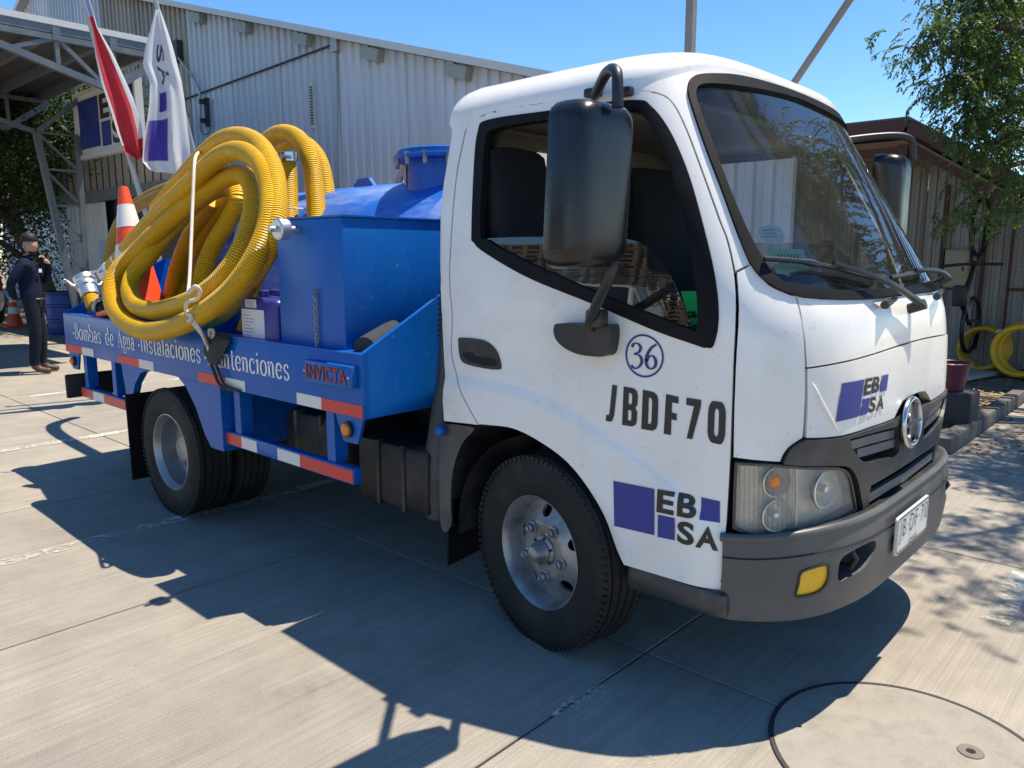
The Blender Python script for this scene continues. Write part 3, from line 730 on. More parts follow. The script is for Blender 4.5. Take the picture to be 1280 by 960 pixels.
low = CABS.pxs([(1083, 622), (1108, 607), (1132, 593)]); zc_ = low[-1][1]
LP = [(b, z) for b, z in low]+[(0, zc_-.002)]; LP = LP+[(-b, z) for b, z in LP[:-1]][::-1]
bm = bmesh.new(); PP = [CABS(b, z)+Vector((.0, 0, 0)) for b, z in LP]
for i in range(len(PP)-1): bbar(bm, PP[i], PP[i+1], .016, .03)
bobj('lower_grille_slat', bm, SLAT, trim)
# emblem: chrome ring with a barred mark
EZ = CABS.px(1136, 523)[1]; eo = CABS(0, EZ); EM = T_(eo.x+.010, -.078, EZ-.004) @ Matrix.Rotation(radians(-4), 4, 'Y') @ AXX
em = tube('emblem_ring', [EM @ Vector((.080*sin(2*pi*k/40), .092*cos(2*pi*k/40), .012)) for k in range(40)], .0105, CHROME, truck, 10, True)
lathe('emblem_disc', [(0, .012), (.05, .011), (.08, .004)], pm('emblem_grey', (.06, .06, .065), .3, .6), em, 28, EM @ Matrix.Diagonal((.97, 1.1, 1, 1)))
def ebar(P0, P1, wd): bar('emblem_stroke', EM @ Vector((P0[0], P0[1], .016)), EM @ Vector((P1[0], P1[1], .016)), wd, .012, CHROME, em, (1, 0, 0))
for s in (1, -1):
    ebar((-.068, .046*s), (.068, .046*s), .013); ebar((0, .046*s), (0, .080*s), .012)
ebar((0, -.05), (0, .05), .022)
# headlamps
LENS = glass('lamp_lens', (.95, .94, .90), 1.45, .02, 1.2, .24)
REFL = pm('lamp_reflector', (.93, .89, .80), .26, .35, var=.06, scale=9, bump=.3, bscale=26)
HLpx = [(919, 578, 1), (960, 580), (1000, 583.5), (1040, 584), (1055, 587), (1062, 596), (1067, 618), (1070, 637, 1), (1040, 654), (1000, 667), (965, 671.5), (945, 671), (916, 660, 1), (917, 620)]
HL = spl(CABS.pxs(HLpx), 4)
DIV = CABS.pxs([(1000, 583.5), (999, 667)])
def lamp(s):
    h = patch('headlamp', M_(inset_poly(HL, -.004), s), BLACK, truck, CABS, (), .05, -.07, 0)
    patch('lamp_bezel', M_(inset_poly(HL, -.001), s), DARKP, h, CABS, (M_(inset_poly(HL, .007), s),), .03, .004, .06)
    patch('lamp_bowl', M_(inset_poly(HL, .004), s), REFL, h, lambda b, z: CABS(b, z), (), .03, -.036, 0)
    for (u, v), r, dp in (((1034, 612), .058, .045), ((972, 603), .046, .04), ((972, 645), .05, .04)):
        b, z = CABS.px(u, v); P = CABS(b*s, z); n = (CABS(b*s+.004, z)-CABS(b*s-.004, z)).cross(Vector((0, 0, 1))).normalized()
        n = (n+Vector((.5, 0, 0))).normalized(); Mt = Matrix.Translation(P-n*.050) @ n.to_track_quat('Z', 'Y').to_matrix().to_4x4()
        lathe('lamp_reflector_dish', [(0, .004), (r*.3, .008), (r*.6, .018), (r*.85, .034), (r, .05), (r*1.04, .048)], REFL, h, 24, Mt, 50, open_=True)
        bulb = AMBER if (u, v) == (972, 603) else pm('bulb_glass', (.7, .7, .68), .1, .2)
        Bm = Mt @ T_(0, 0, .012); k = 1.7 if bulb is AMBER else 1
        lathe('lamp_bulb', [(.006*k, 0), (.013*k, .01), (.015*k, .024), (.009*k, .036), (0, .04)], bulb, h, 14, Bm)
    # vertical ribs moulded in the signal lens
    bs = [CABS.px(u, 625)[0] for u in range(921, 998, 4)]
    bm = bmesh.new()
    lens = patch('lamp_lens', M_(inset_poly(HL, .006), s), LENS, h, CABS, (), .035, -.002, .003)
    for u in range(926, 996, 6):      # vertical ribs moulded into the signal lens
        tube('lens_rib', surfline([(u, 583), (u-.5, 625), (u-1, 664)], -.003, s), .0016, LENS, h, 5)
    for L in ([(1000, 585), (1000.5, 625), (999, 665)],):
        tube('lens_divider', surfline(L, -.012, s), .006, REFL, h, 6)
    bm.free()
for s in (1, -1): lamp(s)
BMP = Hull([(.2, .895), (.34, .915), (.5, .935), (.58, .93), (.64, .905)], [(.2, .5), (.7, .5)], [(.2, .845), (.34, .856), (.5, .862), (.7, .858)], 4.4, 2., .5)
bw_ = -BMP.A90-.10; top_ = .655
def ztopb(b): t = min(1, max(0, (abs(b)-.62)/.4)); return .632-.03*t*t*(3-2*t)
def zbotb(b): t = min(1, max(0, (abs(b)-.55)/.4)); return .365-.025*t
xs_ = [BMP.A90+.02]; be = BMP.b_of(Vector((.617, -.85, .5)))
bo = [(be+(-2*be)*i/48, zbotb(be+(-2*be)*i/48)) for i in range(49)]+[(-be+(2*be)*i/48, ztopb(-be+(2*be)*i/48)) for i in range(49)]
FOG = spl(BMP.pxs([(1002, 714), (1030, 705), (1036, 708), (1035, 726), (1024, 740), (1000, 746.5), (994, 744), (997, 730)]), 3)
TOW = spl(BMP.pxs([(1055, 695), (1080, 681), (1094, 676), (1093, 690), (1080, 710), (1060, 722), (1049, 727), (1048, 712)]), 3)
bump = patch('front_bumper', bo, GREYP, truck, BMP, (FOG, mirr(FOG), TOW, mirr(TOW)), .04, 0, .05)
for s in (1, -1):
    patch('reflector', M_(inset_poly(FOG, .003), s), YREF, bump, BMP, (), .03, -.004, .01)
    patch('reflector_rim', M_(inset_poly(FOG, -.002), s), BLACKP, bump, BMP, (M_(inset_poly(FOG, .005), s),), .02, .003, .02)
    patch('tow_pocket', M_(inset_poly(TOW, -.012), s), BLACK, bump, BMP, (), .04, -.05, 0)
    b, z = BMP.px(1070, 703); P = BMP(b*s, z)-Vector((.045, 0, 0))
    tube('tow_hook', [P+Vector((-.02, 0, .03)), P+Vector((.03, 0, .035)), P+Vector((.045, 0, .01)), P+Vector((.03, 0, -.02)), P+Vector((-.02, 0, -.02))], .009, CHASS, bump, 8)
# upper lip of the bumper, a slim shelf with a joint line below it
lip = [(b, ztopb(b)-.002) for b in [be+(-2*be)*i/60 for i in range(61)]]
tube('bumper_lip', [BMP(b, z)+Vector((-.006, 0, .0)) for b, z in lip], .014, GREYP, bump, 8)
tube('joint_line', [BMP(b, z-.062)+Vector((.0005 if abs(b) < .8 else 0, 0, 0)) for b, z in lip], .0028, BLACK, bump, 6)
bm = bmesh.new(); tv = [BMP(b, z+.01) for b, z in lip]; n = len(tv); vs = [bm.verts.new(p) for p in tv]+[bm.verts.new(Vector((min(p.x-.16, .62), p.y*.86, p.z-.02))) for p in tv]
for i in range(n-1): bm.faces.new((vs[i], vs[i+1], vs[n+i+1], vs[n+i]))
bobj('bumper_shelf', bm, BLACKP, bump, 30)
# number plate
PLATE = pm('plate_white', (.72, .72, .68), .45, var=.06, scale=12, dirt=((.35, .32, .28), .35, 8))
py0, py1, pz0, pz1 = -.285, .075, .462, .592; pxx = BMP(0, .53).x+.012
pfn = lambda y, z: Vector((pxx, y, z))
plate = patch('number_plate', rrect(py0, pz0, py1, pz1, .012), PLATE, bump, pfn, (), .05, .004, .008)
patch('plate_rim', rrect(py0+.004, pz0+.004, py1-.004, pz1-.004, .012), INK, plate, pfn, (rrect(py0+.008, pz0+.008, py1-.008, pz1-.008, .01),), .05, .0055, 0)
V_, F_ = text_data('JB·DF·70', .1, -.0015, .7, 1.2); decal('plate_number', (fit(V_, py0+.022, pz0+.034, py1-.022, pz1-.016), F_), INK, plate, pfn, .0065)
V_, F_ = text_data('CHILE', .03, .001, 1, 1.3); decal('plate_country', (fit(V_, -.15, pz0+.012, -.06, pz0+.026), F_), INK, plate, pfn, .0065)
# step under the door, behind the bumper
for s in (1, -1):
    bm = bmesh.new(); bbox(bm, (.46, s*.80, .385), (.36, .13, .085), None, .02, 2); bbox(bm, (.46, s*.72, .44), (.34, .2, .03), None, .005, 1)
    stp = bobj('cab_step', bm, DARKP, truck, 40)
    for k in range(7): box('step_tread', (.46, s*(.75+.014*k), .4575), (.30, .006, .006), BLACKP, stp)
# wipers
def cabp(u, v, off):
    b, z = CABS.px(u, v); P = CABS(b, z); n = (CABS(b+.004, z)-CABS(b-.004, z)).cross(CABS(b, z+.004)-CABS(b, z-.004)).normalized(); return P+n*off
def wiper(bl, arm, elbow):
    P = [cabp(u, v, .018) for u, v in bl]; wp = tube('wiper_blade', catmull(P, 5), lambda t: .011 if .42 < t < .6 else .0075, BLACKP, truck, 6)
    A = [cabp(*arm[0], .03), cabp(*arm[1], .05), cabp(*arm[2], .045)]
    tube('wiper_arm', catmull(A, 5), lambda t: .007+.007*t, BLACKP, wp, 6)
    tube('wiper_pivot', [cabp(*arm[2], -.01), cabp(*arm[2], .055)], .018, BLACKP, wp, 10)
    e = [cabp(*elbow[0], .02), cabp(*elbow[1], .03)]
    tube('wiper_link', e, lambda t: .008+.006*(t > .5), BLACKP, wp, 8)
wiper([(952, 327), (990, 330), (1030, 337), (1085, 351)], [(1032, 335), (1090, 362), (1136, 386)], [(1112, 376), (1094, 385)])
wiper([(1107, 350), (1130, 346), (1155, 340)], [(1135, 343), (1158, 348), (1170, 354)], [(1170, 366), (1160, 374)])
# ------------------------------------------------------------------ door lettering and marks (laid on the skin)
def quad(H, px4):
    q = [H.px(u, v) for u, v in px4]        # bl, br, tr, tl
    def f(a, b): return tuple((q[0][i]*(1-a)+q[1][i]*a)*(1-b)+(q[3][i]*(1-a)+q[2][i]*a)*b for i in (0, 1))
    return f
def unit(VF):
    V, Fc = VF; return fit(V, 0, 0, 1, 1), Fc
def qdecal(name, VF, px4, m, parent, H=CABS, off=.0022):
    f = quad(H, px4); decal(name, ([f(*v) for v in VF[0]], VF[1]), m, parent, H, off, .014)
SQ = ([(0, 0), (1, 0), (1, 1), (0, 1)], [(0, 1, 2, 3)])
def sqdiv(n=4): return ([(i/n, j/n) for j in range(n+1) for i in range(n+1)], [(j*(n+1)+i, j*(n+1)+i+1, (j+1)*(n+1)+i+1, (j+1)*(n+1)+i) for j in range(n) for i in range(n)])
# pen-drawn roman letters: upright strokes thick, level strokes thin
def pen(P, thick=.105, thin=.045):
    n = len(P); Lf, Rt = [], []
    for i in range(n):
        a, b = P[max(0, i-1)], P[min(n-1, i+1)]; dx, dy = b[0]-a[0], b[1]-a[1]; l = hypot(dx, dy) or 1; nx, ny = -dy/l, dx/l
        h = .5*(thin+(thick-thin)*abs(nx)**1.3); Lf.append((P[i][0]+nx*h, P[i][1]+ny*h)); Rt.append((P[i][0]-nx*h, P[i][1]-ny*h))
    s = Lf+Rt; return s, [(i, i+1, n+i+1, n+i) for i in range(n-1)]
def arc(cx, cy, rx, ry, a0, a1, n=18): return [(cx+rx*cos(radians(a0+(a1-a0)*k/n)), cy+ry*sin(radians(a0+(a1-a0)*k/n))) for k in range(n+1)]
def cat2(P, n=6): return [(p.x, p.y) for p in catmull([(a, b, 0) for a, b in P], n)]
def rc(x0, y0, x1, y1): return ([(x0, y0), (x1, y0), (x1, y1), (x0, y1)], [(0, 1, 2, 3)])
def stem(x, y0, y1, w_=.112, sb=1, st=1, half=False):
    L = [rc(x-w_/2, y0, x+w_/2, y1)]
    if sb: L.append(rc(x-w_/2-.045, y0, x+w_/2+.045, y0+.03))
    if st == 1: L.append(rc(x-w_/2-.045, y1-.03, x+w_/2+.045, y1))
    if st == 2: L.append(([(x-w_/2-.06, y1-.06), (x-w_/2, y1-.075), (x-w_/2, y1), (x-w_/2-.02, y1-.02)], [(0, 1, 2, 3)]))
    return L
def GL(ch):
    X = .46
    if ch == 'o': return [pen(arc(.22, .23, .165, .22, 90, 450, 28))], .44
    if ch == 'e': return [pen(arc(.21, .23, .155, .22, 20, 325, 26)), rc(.08, .235, .37, .268)], .42
    if ch == 'c': return [pen(arc(.21, .23, .155, .22, 45, 320, 24)), pen(arc(.31, .36, .02, .03, 0, 360, 10), .06, .05)], .40
    if ch in 'nm':
        L = stem(.10, 0, X, st=2)+[pen([(.13, .33)]+arc(.23, .31, .10, .135, 150, 0, 12)+[(.33, .02)])]+[rc(.245, 0, .415, .03)]
        if ch == 'n': return L, .45
        return L+[pen([(.36, .33)]+arc(.46, .31, .10, .135, 150, 0, 12)+[(.56, .02)])]+[rc(.475, 0, .645, .03)], .68
    if ch == 'u': return stem(.09, .12, X, sb=0, st=2)+[pen([(.09, .16)]+arc(.19, .14, .10, .125, 180, 330, 12)+[(.33, .12)])]+stem(.33, 0, X, sb=0, st=2)+[rc(.33, 0, .42, .03)], .45
    if ch == 'b': return stem(.09, .01, .72, sb=0, st=2)+[pen(arc(.22, .23, .15, .215, 150, -150, 24))], .43
    if ch == 'd': return stem(.33, 0, .72, sb=0, st=2)+[pen(arc(.20, .23, .145, .215, 30, 330, 24)), rc(.33, 0, .42, .03)], .46
    if ch == 'a': return stem(.31, .04, .33, sb=0, st=0)+[pen(arc(.20, .33, .11, .12, 165, 0, 14)), pen(arc(.18, .13, .115, .125, 60, 340, 20)), pen([(.31, .08), (.35, .015), (.42, .04)], .06), pen(arc(.10, .34, .02, .03, 0, 360, 8), .06, .05)], .42
    if ch == 's': return [pen(cat2([(.30, .36), (.24, .44), (.15, .44), (.075, .36), (.11, .27), (.25, .20), (.31, .11), (.24, .02), (.14, .01), (.06, .10)]), .085, .04)], .37
    if ch == 'g': return [pen(arc(.19, .30, .12, .155, 0, 360, 24)), pen(cat2([(.12, .16), (.08, .09), (.16, .05), (.30, .03), (.35, -.06), (.27, -.17), (.13, -.18), (.05, -.11), (.10, -.01), (.18, .04)]), .07, .03), pen([(.27, .41), (.35, .45), (.40, .42)], .05, .04)], .42
    if ch == 't': return [pen([(.14, .60), (.14, .12)]+arc(.21, .11, .07, .1, 180, 320, 8)), rc(.03, X-.035, .29, X)], .31
    if ch == 'l': return stem(.12, 0, .72, st=2), .24
    if ch == 'i': return stem(.12, 0, X, st=2)+[pen(arc(.11, .62, .022, .026, 0, 360, 12), .055, .05)], .24
    if ch == 'I': return stem(.15, 0, .68, .1), .30
    if ch == 'B': return stem(.13, 0, .68, .1)+[pen([(.12, .665), (.24, .665)]+arc(.25, .52, .13, .145, 90, -90, 14)+[(.12, .365)]), pen([(.12, .355), (.26, .355)]+arc(.27, .19, .16, .175, 90, -90, 14)+[(.12, .015)])], .50
    if ch == 'A': return [pen([(.05, .02), (.25, .68)], .035, .03), pen([(.24, .70), (.46, .02)], .105, .05), rc(.13, .2, .37, .232), rc(-.02, 0, .14, .03), rc(.36, 0, .56, .03)], .56
    if ch == 'M': return stem(.10, 0, .68, .045, st=1)+[pen([(.10, .67), (.34, .05)], .1, .05), pen([(.58, .67), (.34, .05)], .035, .03)]+stem(.58, 0, .68, .1), .70
    if ch == '-': return [rc(.02, .19, .17, .26)], .20
    if ch == '3': return [pen(cat2([(.05, .56), (.12, .66), (.24, .66), (.31, .56), (.26, .44), (.14, .38), (.28, .34), (.35, .20), (.28, .05), (.14, -.02), (.03, .06)]), .09, .035)], .40
    if ch == '6': return [pen(cat2([(.37, .68), (.22, .58), (.10, .40), (.06, .22), (.10, .06), (.21, 0), (.33, .09), (.34, .25), (.25, .36), (.13, .32), (.08, .2)]), .09, .035)], .42
    return [], .22
def roman(s):
    V, Fc, x = [], [], 0
    for ch in s:
        L, adv = GL(ch)
        for v, f in L:
            k = len(V); V += [(a+x, b) for a, b in v]; Fc += [tuple(i+k for i in q) for q in f]
        x += adv+.015
    return V, Fc, x
dR = doors[1]
# heavy condensed registration letters in unit boxes
def PG(L): return polys(L)
def framed(outer, holes):
    V2, T = cdt(outer, holes, 5); return V2, T
def ch_round(x0, y0, x1, y1, r): return rrect(x0, y0, x1, y1, r, 4)
REGL = {
 'J': PG([[(.35, 1), (1, 1), (1, .2), (.85, .04), (.6, 0), (0, 0), (0, .17), (.3, .17), (.38, .22)]]),
 'B': framed([(0, 0), (.72, 0), (.95, .07), (1, .2), (1, .4), (.86, .5), (1, .6), (1, .82), (.93, .94), (.72, 1), (0, 1)], [[(.38, .14), (.58, .14), (.62, .2), (.62, .38), (.56, .42), (.38, .42)], [(.38, .57), (.56, .57), (.62, .62), (.62, .8), (.56, .86), (.38, .86)]]),
 'D': framed([(0, 0), (.7, 0), (.93, .07), (1, .2), (1, .8), (.93, .93), (.7, 1), (0, 1)], [[(.4, .16), (.56, .17), (.62, .24), (.62, .76), (.56, .83), (.4, .84)]]),
 'F': PG([[(0, 0), (.5, 0), (.5, .4), (.88, .4), (.88, .57), (.5, .57), (.5, .83), (1, .83), (1, 1), (0, 1)]]),
 '7': PG([[(.12, 0), (.58, 0), (1, .8), (1, 1), (0, 1), (0, .82), (.55, .82)]]),
 '0': framed(rrect(0, 0, 1, 1, .3, 5), [rrect(.38, .17, .62, .83, .11, 4)])}
for ch, q in (('J', ((757.5, 526), (767, 528), (772, 482), (762.5, 480))), ('B', ((778, 531), (796, 534), (798, 486.5), (780, 483))), ('D', ((802, 536), (822, 539.5), (823.5, 491.5), (804, 487))), ('F', ((830, 542), (840.5, 544.5), (848.5, 496), (833.5, 492.5))), ('7', ((857, 547.5), (872, 550), (877, 500), (858.5, 497))), ('0', ((884, 551.5), (906, 557), (908, 503.5), (886, 500)))):
    f_ = quad(CABS, q); V0, F0 = REGL[ch]
    if ch == 'F': q = ((830, 542), (848, 546), (848.5, 496), (833, 492.5)); f_ = quad(CABS, q)
    decal('registration_letter', ([f_(*v) for v in V0], F0), INK, dR, CABS, .0024, .02)
rq = ((781.5, 469.5), (829.5, 474.2), (829.5, 420), (781.5, 415.5))
RV, RF = cdt(circ(.5, .5, .5, 40), [circ(.5, .5, .455, 40)], 5); qdecal('number_ring', (RV, RF), rq, NAVY, dR)
V_, F_, _ = roman('36'); f_ = quad(CABS, ((788.5, 461), (822, 463.5), (822, 429.5), (788.5, 427)))
decal('door_number', ([f_(*v) for v in fit(V_, 0, 0, 1, 1)], F_), NAVY, dR, CABS, .0024)
def logo(parent, H, R):
    for q in R['blue']: qdecal('logo_block', sqdiv(5), q, SIGNBLUE, parent, H, .0024)
    for t, q in R['text']: qdecal('logo_letter', unit(text_data(t, 1, .032, 1)), q, INK, parent, H, .0024)
logo(dR, CABS, dict(blue=[((771, 656), (821, 667.5), (821, 610), (770, 600)), ((825, 669.5), (846.5, 674), (846.5, 646.5), (825.5, 642)), ((876.5, 648.5), (900, 653.5), (900, 626.5), (877, 621.5))],
     text=[('E', ((823.5, 638.5), (845, 643), (846, 614.5), (825, 610))), ('B', ((849, 643.5), (872, 648.5), (872.5, 619.5), (850, 615))), ('S', ((849, 676.5), (870, 682), (871, 653.5), (850, 648.5))), ('A', ((872, 682), (899, 688), (890, 658), (884, 656.5)))]))
class Lift:
    def __init__(s, H, o): s.H, s.o = H, o
    def __call__(s, b, z): return s.H(b, z)+Vector((s.o, 0, 0))
    def px(s, u, v): return s.H.px(u, v)
CL = Lift(CABS, .0045)
logo(lid, CL, dict(blue=[((1042.5, 527), (1071, 520), (1077.5, 474), (1050, 479)), ((1072.5, 520), (1081.5, 516.5), (1085, 497), (1076, 499)), ((1097.5, 490), (1105.5, 487.5), (1108, 467.5), (1100, 469.5))],
     text=[('E', ((1077, 495), (1085.5, 492.5), (1088, 471.5), (1079, 473.5))), ('B', ((1087, 492), (1096, 489.5), (1098, 469), (1089, 471.5))), ('S', ((1082.5, 516.5), (1091, 513.5), (1093, 495), (1085.5, 497))), ('A', ((1092, 513.5), (1101.5, 510.5), (1101, 493.5), (1097, 494.5)))]))
# ------------------------------------------------------------------ mirrors
def mirror(s):
    D_ = Vector((0, 0, 0)) if s == 1 else Vector((.125, .115, .05))
    c0 = Vector((.272, -1.078*s, 1.638))+D_; V, Fc = [], []
    prof = [(-.062, .985), (-.058, 1.0), (-.03, 1.0), (.0, .985), (.025, .95), (.045, .88), (.058, .78), (.066, .62), (.069, .4), (.07, .1)]
    ring = rrect(-.125, -.235, .125, .235, .055, 6); n = len(ring); Rz = Matrix.Rotation(radians(-5*s), 3, 'Z')
    for x, k in prof:
        for y, z in ring: V.append(c0+Rz @ Vector((x, (y*(1-(1-k)*.75)+.012*(z/.23))*s, z*(1-(1-k)*.42))))
    for i in range(len(prof)-1):
        for k in range(n): Fc.append((i*n+k, i*n+(k+1) % n, (i+1)*n+(k+1) % n, (i+1)*n+k))
    Fc += [tuple(range(n)), tuple((len(prof)-1)*n+k for k in range(n))]
    h = mobj('side_mirror', V, Fc, pm('mirror_housing', (.007, .0075, .009), .27, var=.2, scale=8, bump=.03, bscale=150, dirt=((.035, .034, .033), .4, 5)), truck, 50)
    box('mirror_glass', c0+Rz @ Vector((-.063, 0, 0)), (.006, .21, .43), pm('mirror_glass', (.8, .82, .84), .02, 1, var=.02), h, Rz, .002)
    def at(u, v, y): P = hit(u, v, 'y', y); P.y *= s; return P+D_*min(1, max(0, (abs(y)-.88)/.17))
    st_ = cabp(744, 120, .005); st_.y *= s
    tp = [st_, at(748, 110, -.86), at(757, 93, -.96), at(765, 86.5, -1.03), at(771, 92, -1.065), at(772, 112, -1.075), at(772, 134, -1.078)]
    tube('mirror_arm', catmull(tp, 6), .0165, BLACKP, h, 10)
    for u in (744, 782): P = cabp(u, 117, .012); P.y *= s; box('arm_bracket', P, (.06, .03, .03), BLACKP, h, None, .008)
    lo = [at(766, 318, -1.02), at(764, 342, -1.035), at(748, 375, -.99), at(738, 400, -.93), at(737, 412, -.91)]
    tube('mirror_arm', catmull(lo, 6), .0165, BLACKP, h, 10)
    base = spl(CABS.pxs([(705, 407), (715, 403), (765, 405), (774, 407), (774, 425), (770, 441), (760, 444), (735, 441), (716, 432), (706, 420)]), 3)
    patch('mirror_base', M_(base, s), BLACKP, h, CABS, (), .03, .055, .06)
    box('base_knuckle', at(746, 398, -.91), (.065, .05, .06), BLACKP, h, None, .012)
for s in (1, -1): mirror(s)
# inner blind-spot mirror seen through the passenger window, rear-view stay
m4 = T_(.40, -.70, 1.66)
lathe('inside_mirror', [(0, 0), (.05, .004), (.075, .02), (.078, .03), (0, .034)], INTER, truck, 20, m4 @ Matrix.Rotation(radians(70), 4, 'Y') @ Matrix.Diagonal((1.35, .6, 1, 1)))
# grab rail inside the screen pillar
# ------------------------------------------------------------------ wheels
R0 = .360
def tyre_prof(w_): 
    h = w_/2; P = [(.205, -h*.82), (.225, -h*.96), (.27, -h*1.04), (.315, -h*1.02), (.345, -h*.93), (.358, -h*.85)]
    g = [-.62, -.2, .2, .62]; x = -.85
    P += [(.364, -h*.78)]
    for c_ in g: P += [(R0, h*(c_-.06)), (R0-.009, h*(c_-.045)), (R0-.009, h*(c_+.045)), (R0, h*(c_+.06))]
    P += [(.364, h*.78), (.358, h*.85), (.345, h*.93), (.315, h*1.02), (.27, h*1.04), (.225, h*.96), (.205, h*.82)]
    return P
def tyre(parent, M4, w_=.19):
    t = lathe('tyre', tyre_prof(w_), TYRE, parent, 72, M4, 25, open_=True)
    bm = bmesh.new()
    for k in range(84):       # shoulder blocks
        for s in (1, -1):
            A = 2*pi*k/84; p = Vector(((R0-.006)*cos(A), (R0-.006)*sin(A), s*w_*.43)); Rm = Matrix.Rotation(A, 3, 'Z')
            bbox(bm, p, (.016, .017, .022), Rm)
    bmesh.ops.transform(bm, matrix=M4, verts=bm.verts); bobj('tread_blocks', bm, TYRE, t, kind='stuff')
    return t
def front_wheel(x, s, steer):
    M4 = T_(x, -.765*s, R0-.003) @ Matrix.Rotation(steer, 4, 'Z') @ (Matrix.Rotation(radians(90), 4, 'X') if s == 1 else Matrix.Rotation(radians(-90), 4, 'X'))
    # local +z points outwards
    rim = lathe('wheel', [(.14, -.09), (.2, -.09), (.216, -.082), (.214, -.06), (.2, -.05), (.196, .045), (.2, .062), (.212, .072), (.218, .082), (.213, .086), (.205, .078), (.196, .06), (.19, .03), (.19, -.08), (.14, -.085)], STEEL, truck, 56, M4, 30, open_=True)
    def dish(a, b):
        r = hypot(a, b)
        z = .052 if r < .068 else .052-.0*r if r < .105 else .052-(r-.105)*.55 if r < .17 else .052-.03575-(r-.17)*.2
        return M4 @ Vector((a, b, z))
    holes = [circ(.15*cos(radians(95+72*k)), .15*sin(radians(95+72*k)), .024, 16) for k in range(5)]
    patch('wheel_disc', circ(0, 0, .193, 64), STEEL, rim, dish, holes, .016, 0, .012, 30)
    lathe('drum', [(.01, -.07), (.185, -.07), (.185, -.02), (.17, -.015), (.01, -.015)], CHASS, rim, 30, M4)
    lathe('hub_flange', [(.058, .05), (.058, .058), (.05, .062), (.044, .064), (.044, .07), (.038, .078), (.034, .098), (.027, .112), (.014, .118), (0, .119)], STEEL, rim, 28, M4)
    for k in range(5):
        A = radians(59+72*k); c_ = M4 @ T_(.098*cos(A), .098*sin(A), .05)
        n = lathe('wheel_nut', [(.0245, 0), (.0245, .006), (.0175, .008), (.0175, .024), (.013, .028), (.009, .028), (.009, .036), (0, .037)], STEEL, rim, 6, c_, 20)
    for k in range(6): A = radians(60*k+20); lathe('hub_bolt', [(.006, 0), (.006, .006), (0, .007)], CHASS, rim, 6, M4 @ T_(.051*cos(A), .051*sin(A), .06))
    tyre(rim, M4)
FX = -.105
front_wheel(FX, 1, radians(-9)); front_wheel(FX, -1, radians(-9))
RX = -2.60
def rear_wheel(s):
    for k, yy in enumerate((1.02, .79)):
        M4 = T_(RX, -yy*s, R0-.003) @ (Matrix.Rotation(radians(90), 4, 'X') if s == 1 else Matrix.Rotation(radians(-90), 4, 'X'))
        if k == 0: prof = [(.218, .088), (.212, .09), (.204, .082), (.198, .066), (.19, .055), (.188, -.01), (.178, -.035), (.165, -.045), (.11, -.06), (.10, -.062), (.095, -.02), (.09, .01), (.075, .02), (.06, .022), (0, .024)]
        else: prof = [(.218, .088), (.212, .09), (.2, .07), (.19, .04), (.185, -.03), (.01, -.03)]
        rim = lathe('wheel', prof, STEEL, truck, 56, M4, 28, open_=True)
        lathe('rim_barrel', [(.218, .088), (.206, .075), (.2, .05), (.2, -.06), (.216, -.085)], STEEL, rim, 48, M4, 30, open_=True)
        if k == 0:
            for j in range(5): A = radians(72*j); lathe('wheel_nut', [(.016, 0), (.016, .02), (.01, .024), (0, .026)], STEEL, rim, 6, M4 @ T_(.135*cos(A), .135*sin(A), -.056))
        tyre(rim, M4)
rear_wheel(1); rear_wheel(-1)
# ------------------------------------------------------------------ chassis
for s in (1, -1): box2('chassis_rail', (-4.3, s*.33, .56), (.6, s*.40, .74), CHASS, truck)
tube('rear_axle', [(RX, -.7, R0), (RX, .7, R0)], lambda t: .07+.12*math.exp(-((t-.5)/.09)**2), CHASS, truck, 16)
tube('front_axle', [(FX, -.68, R0-.02), (FX, .68, R0-.02)], .05, CHASS, truck, 10)
box2('engine_block', (-.55, -.36, .35), (.45, .36, .9), CHASS, truck, .05)
for s in (1, -1):
    bm = bmesh.new()
    for k in range(5): bbar(bm, (RX-.55+.1*k, s*.52, .45-.012*k), (RX+.55-.1*k, s*.52, .45-.012*k), .07, .014)
    bobj('leaf_spring', bm, CHASS, truck)
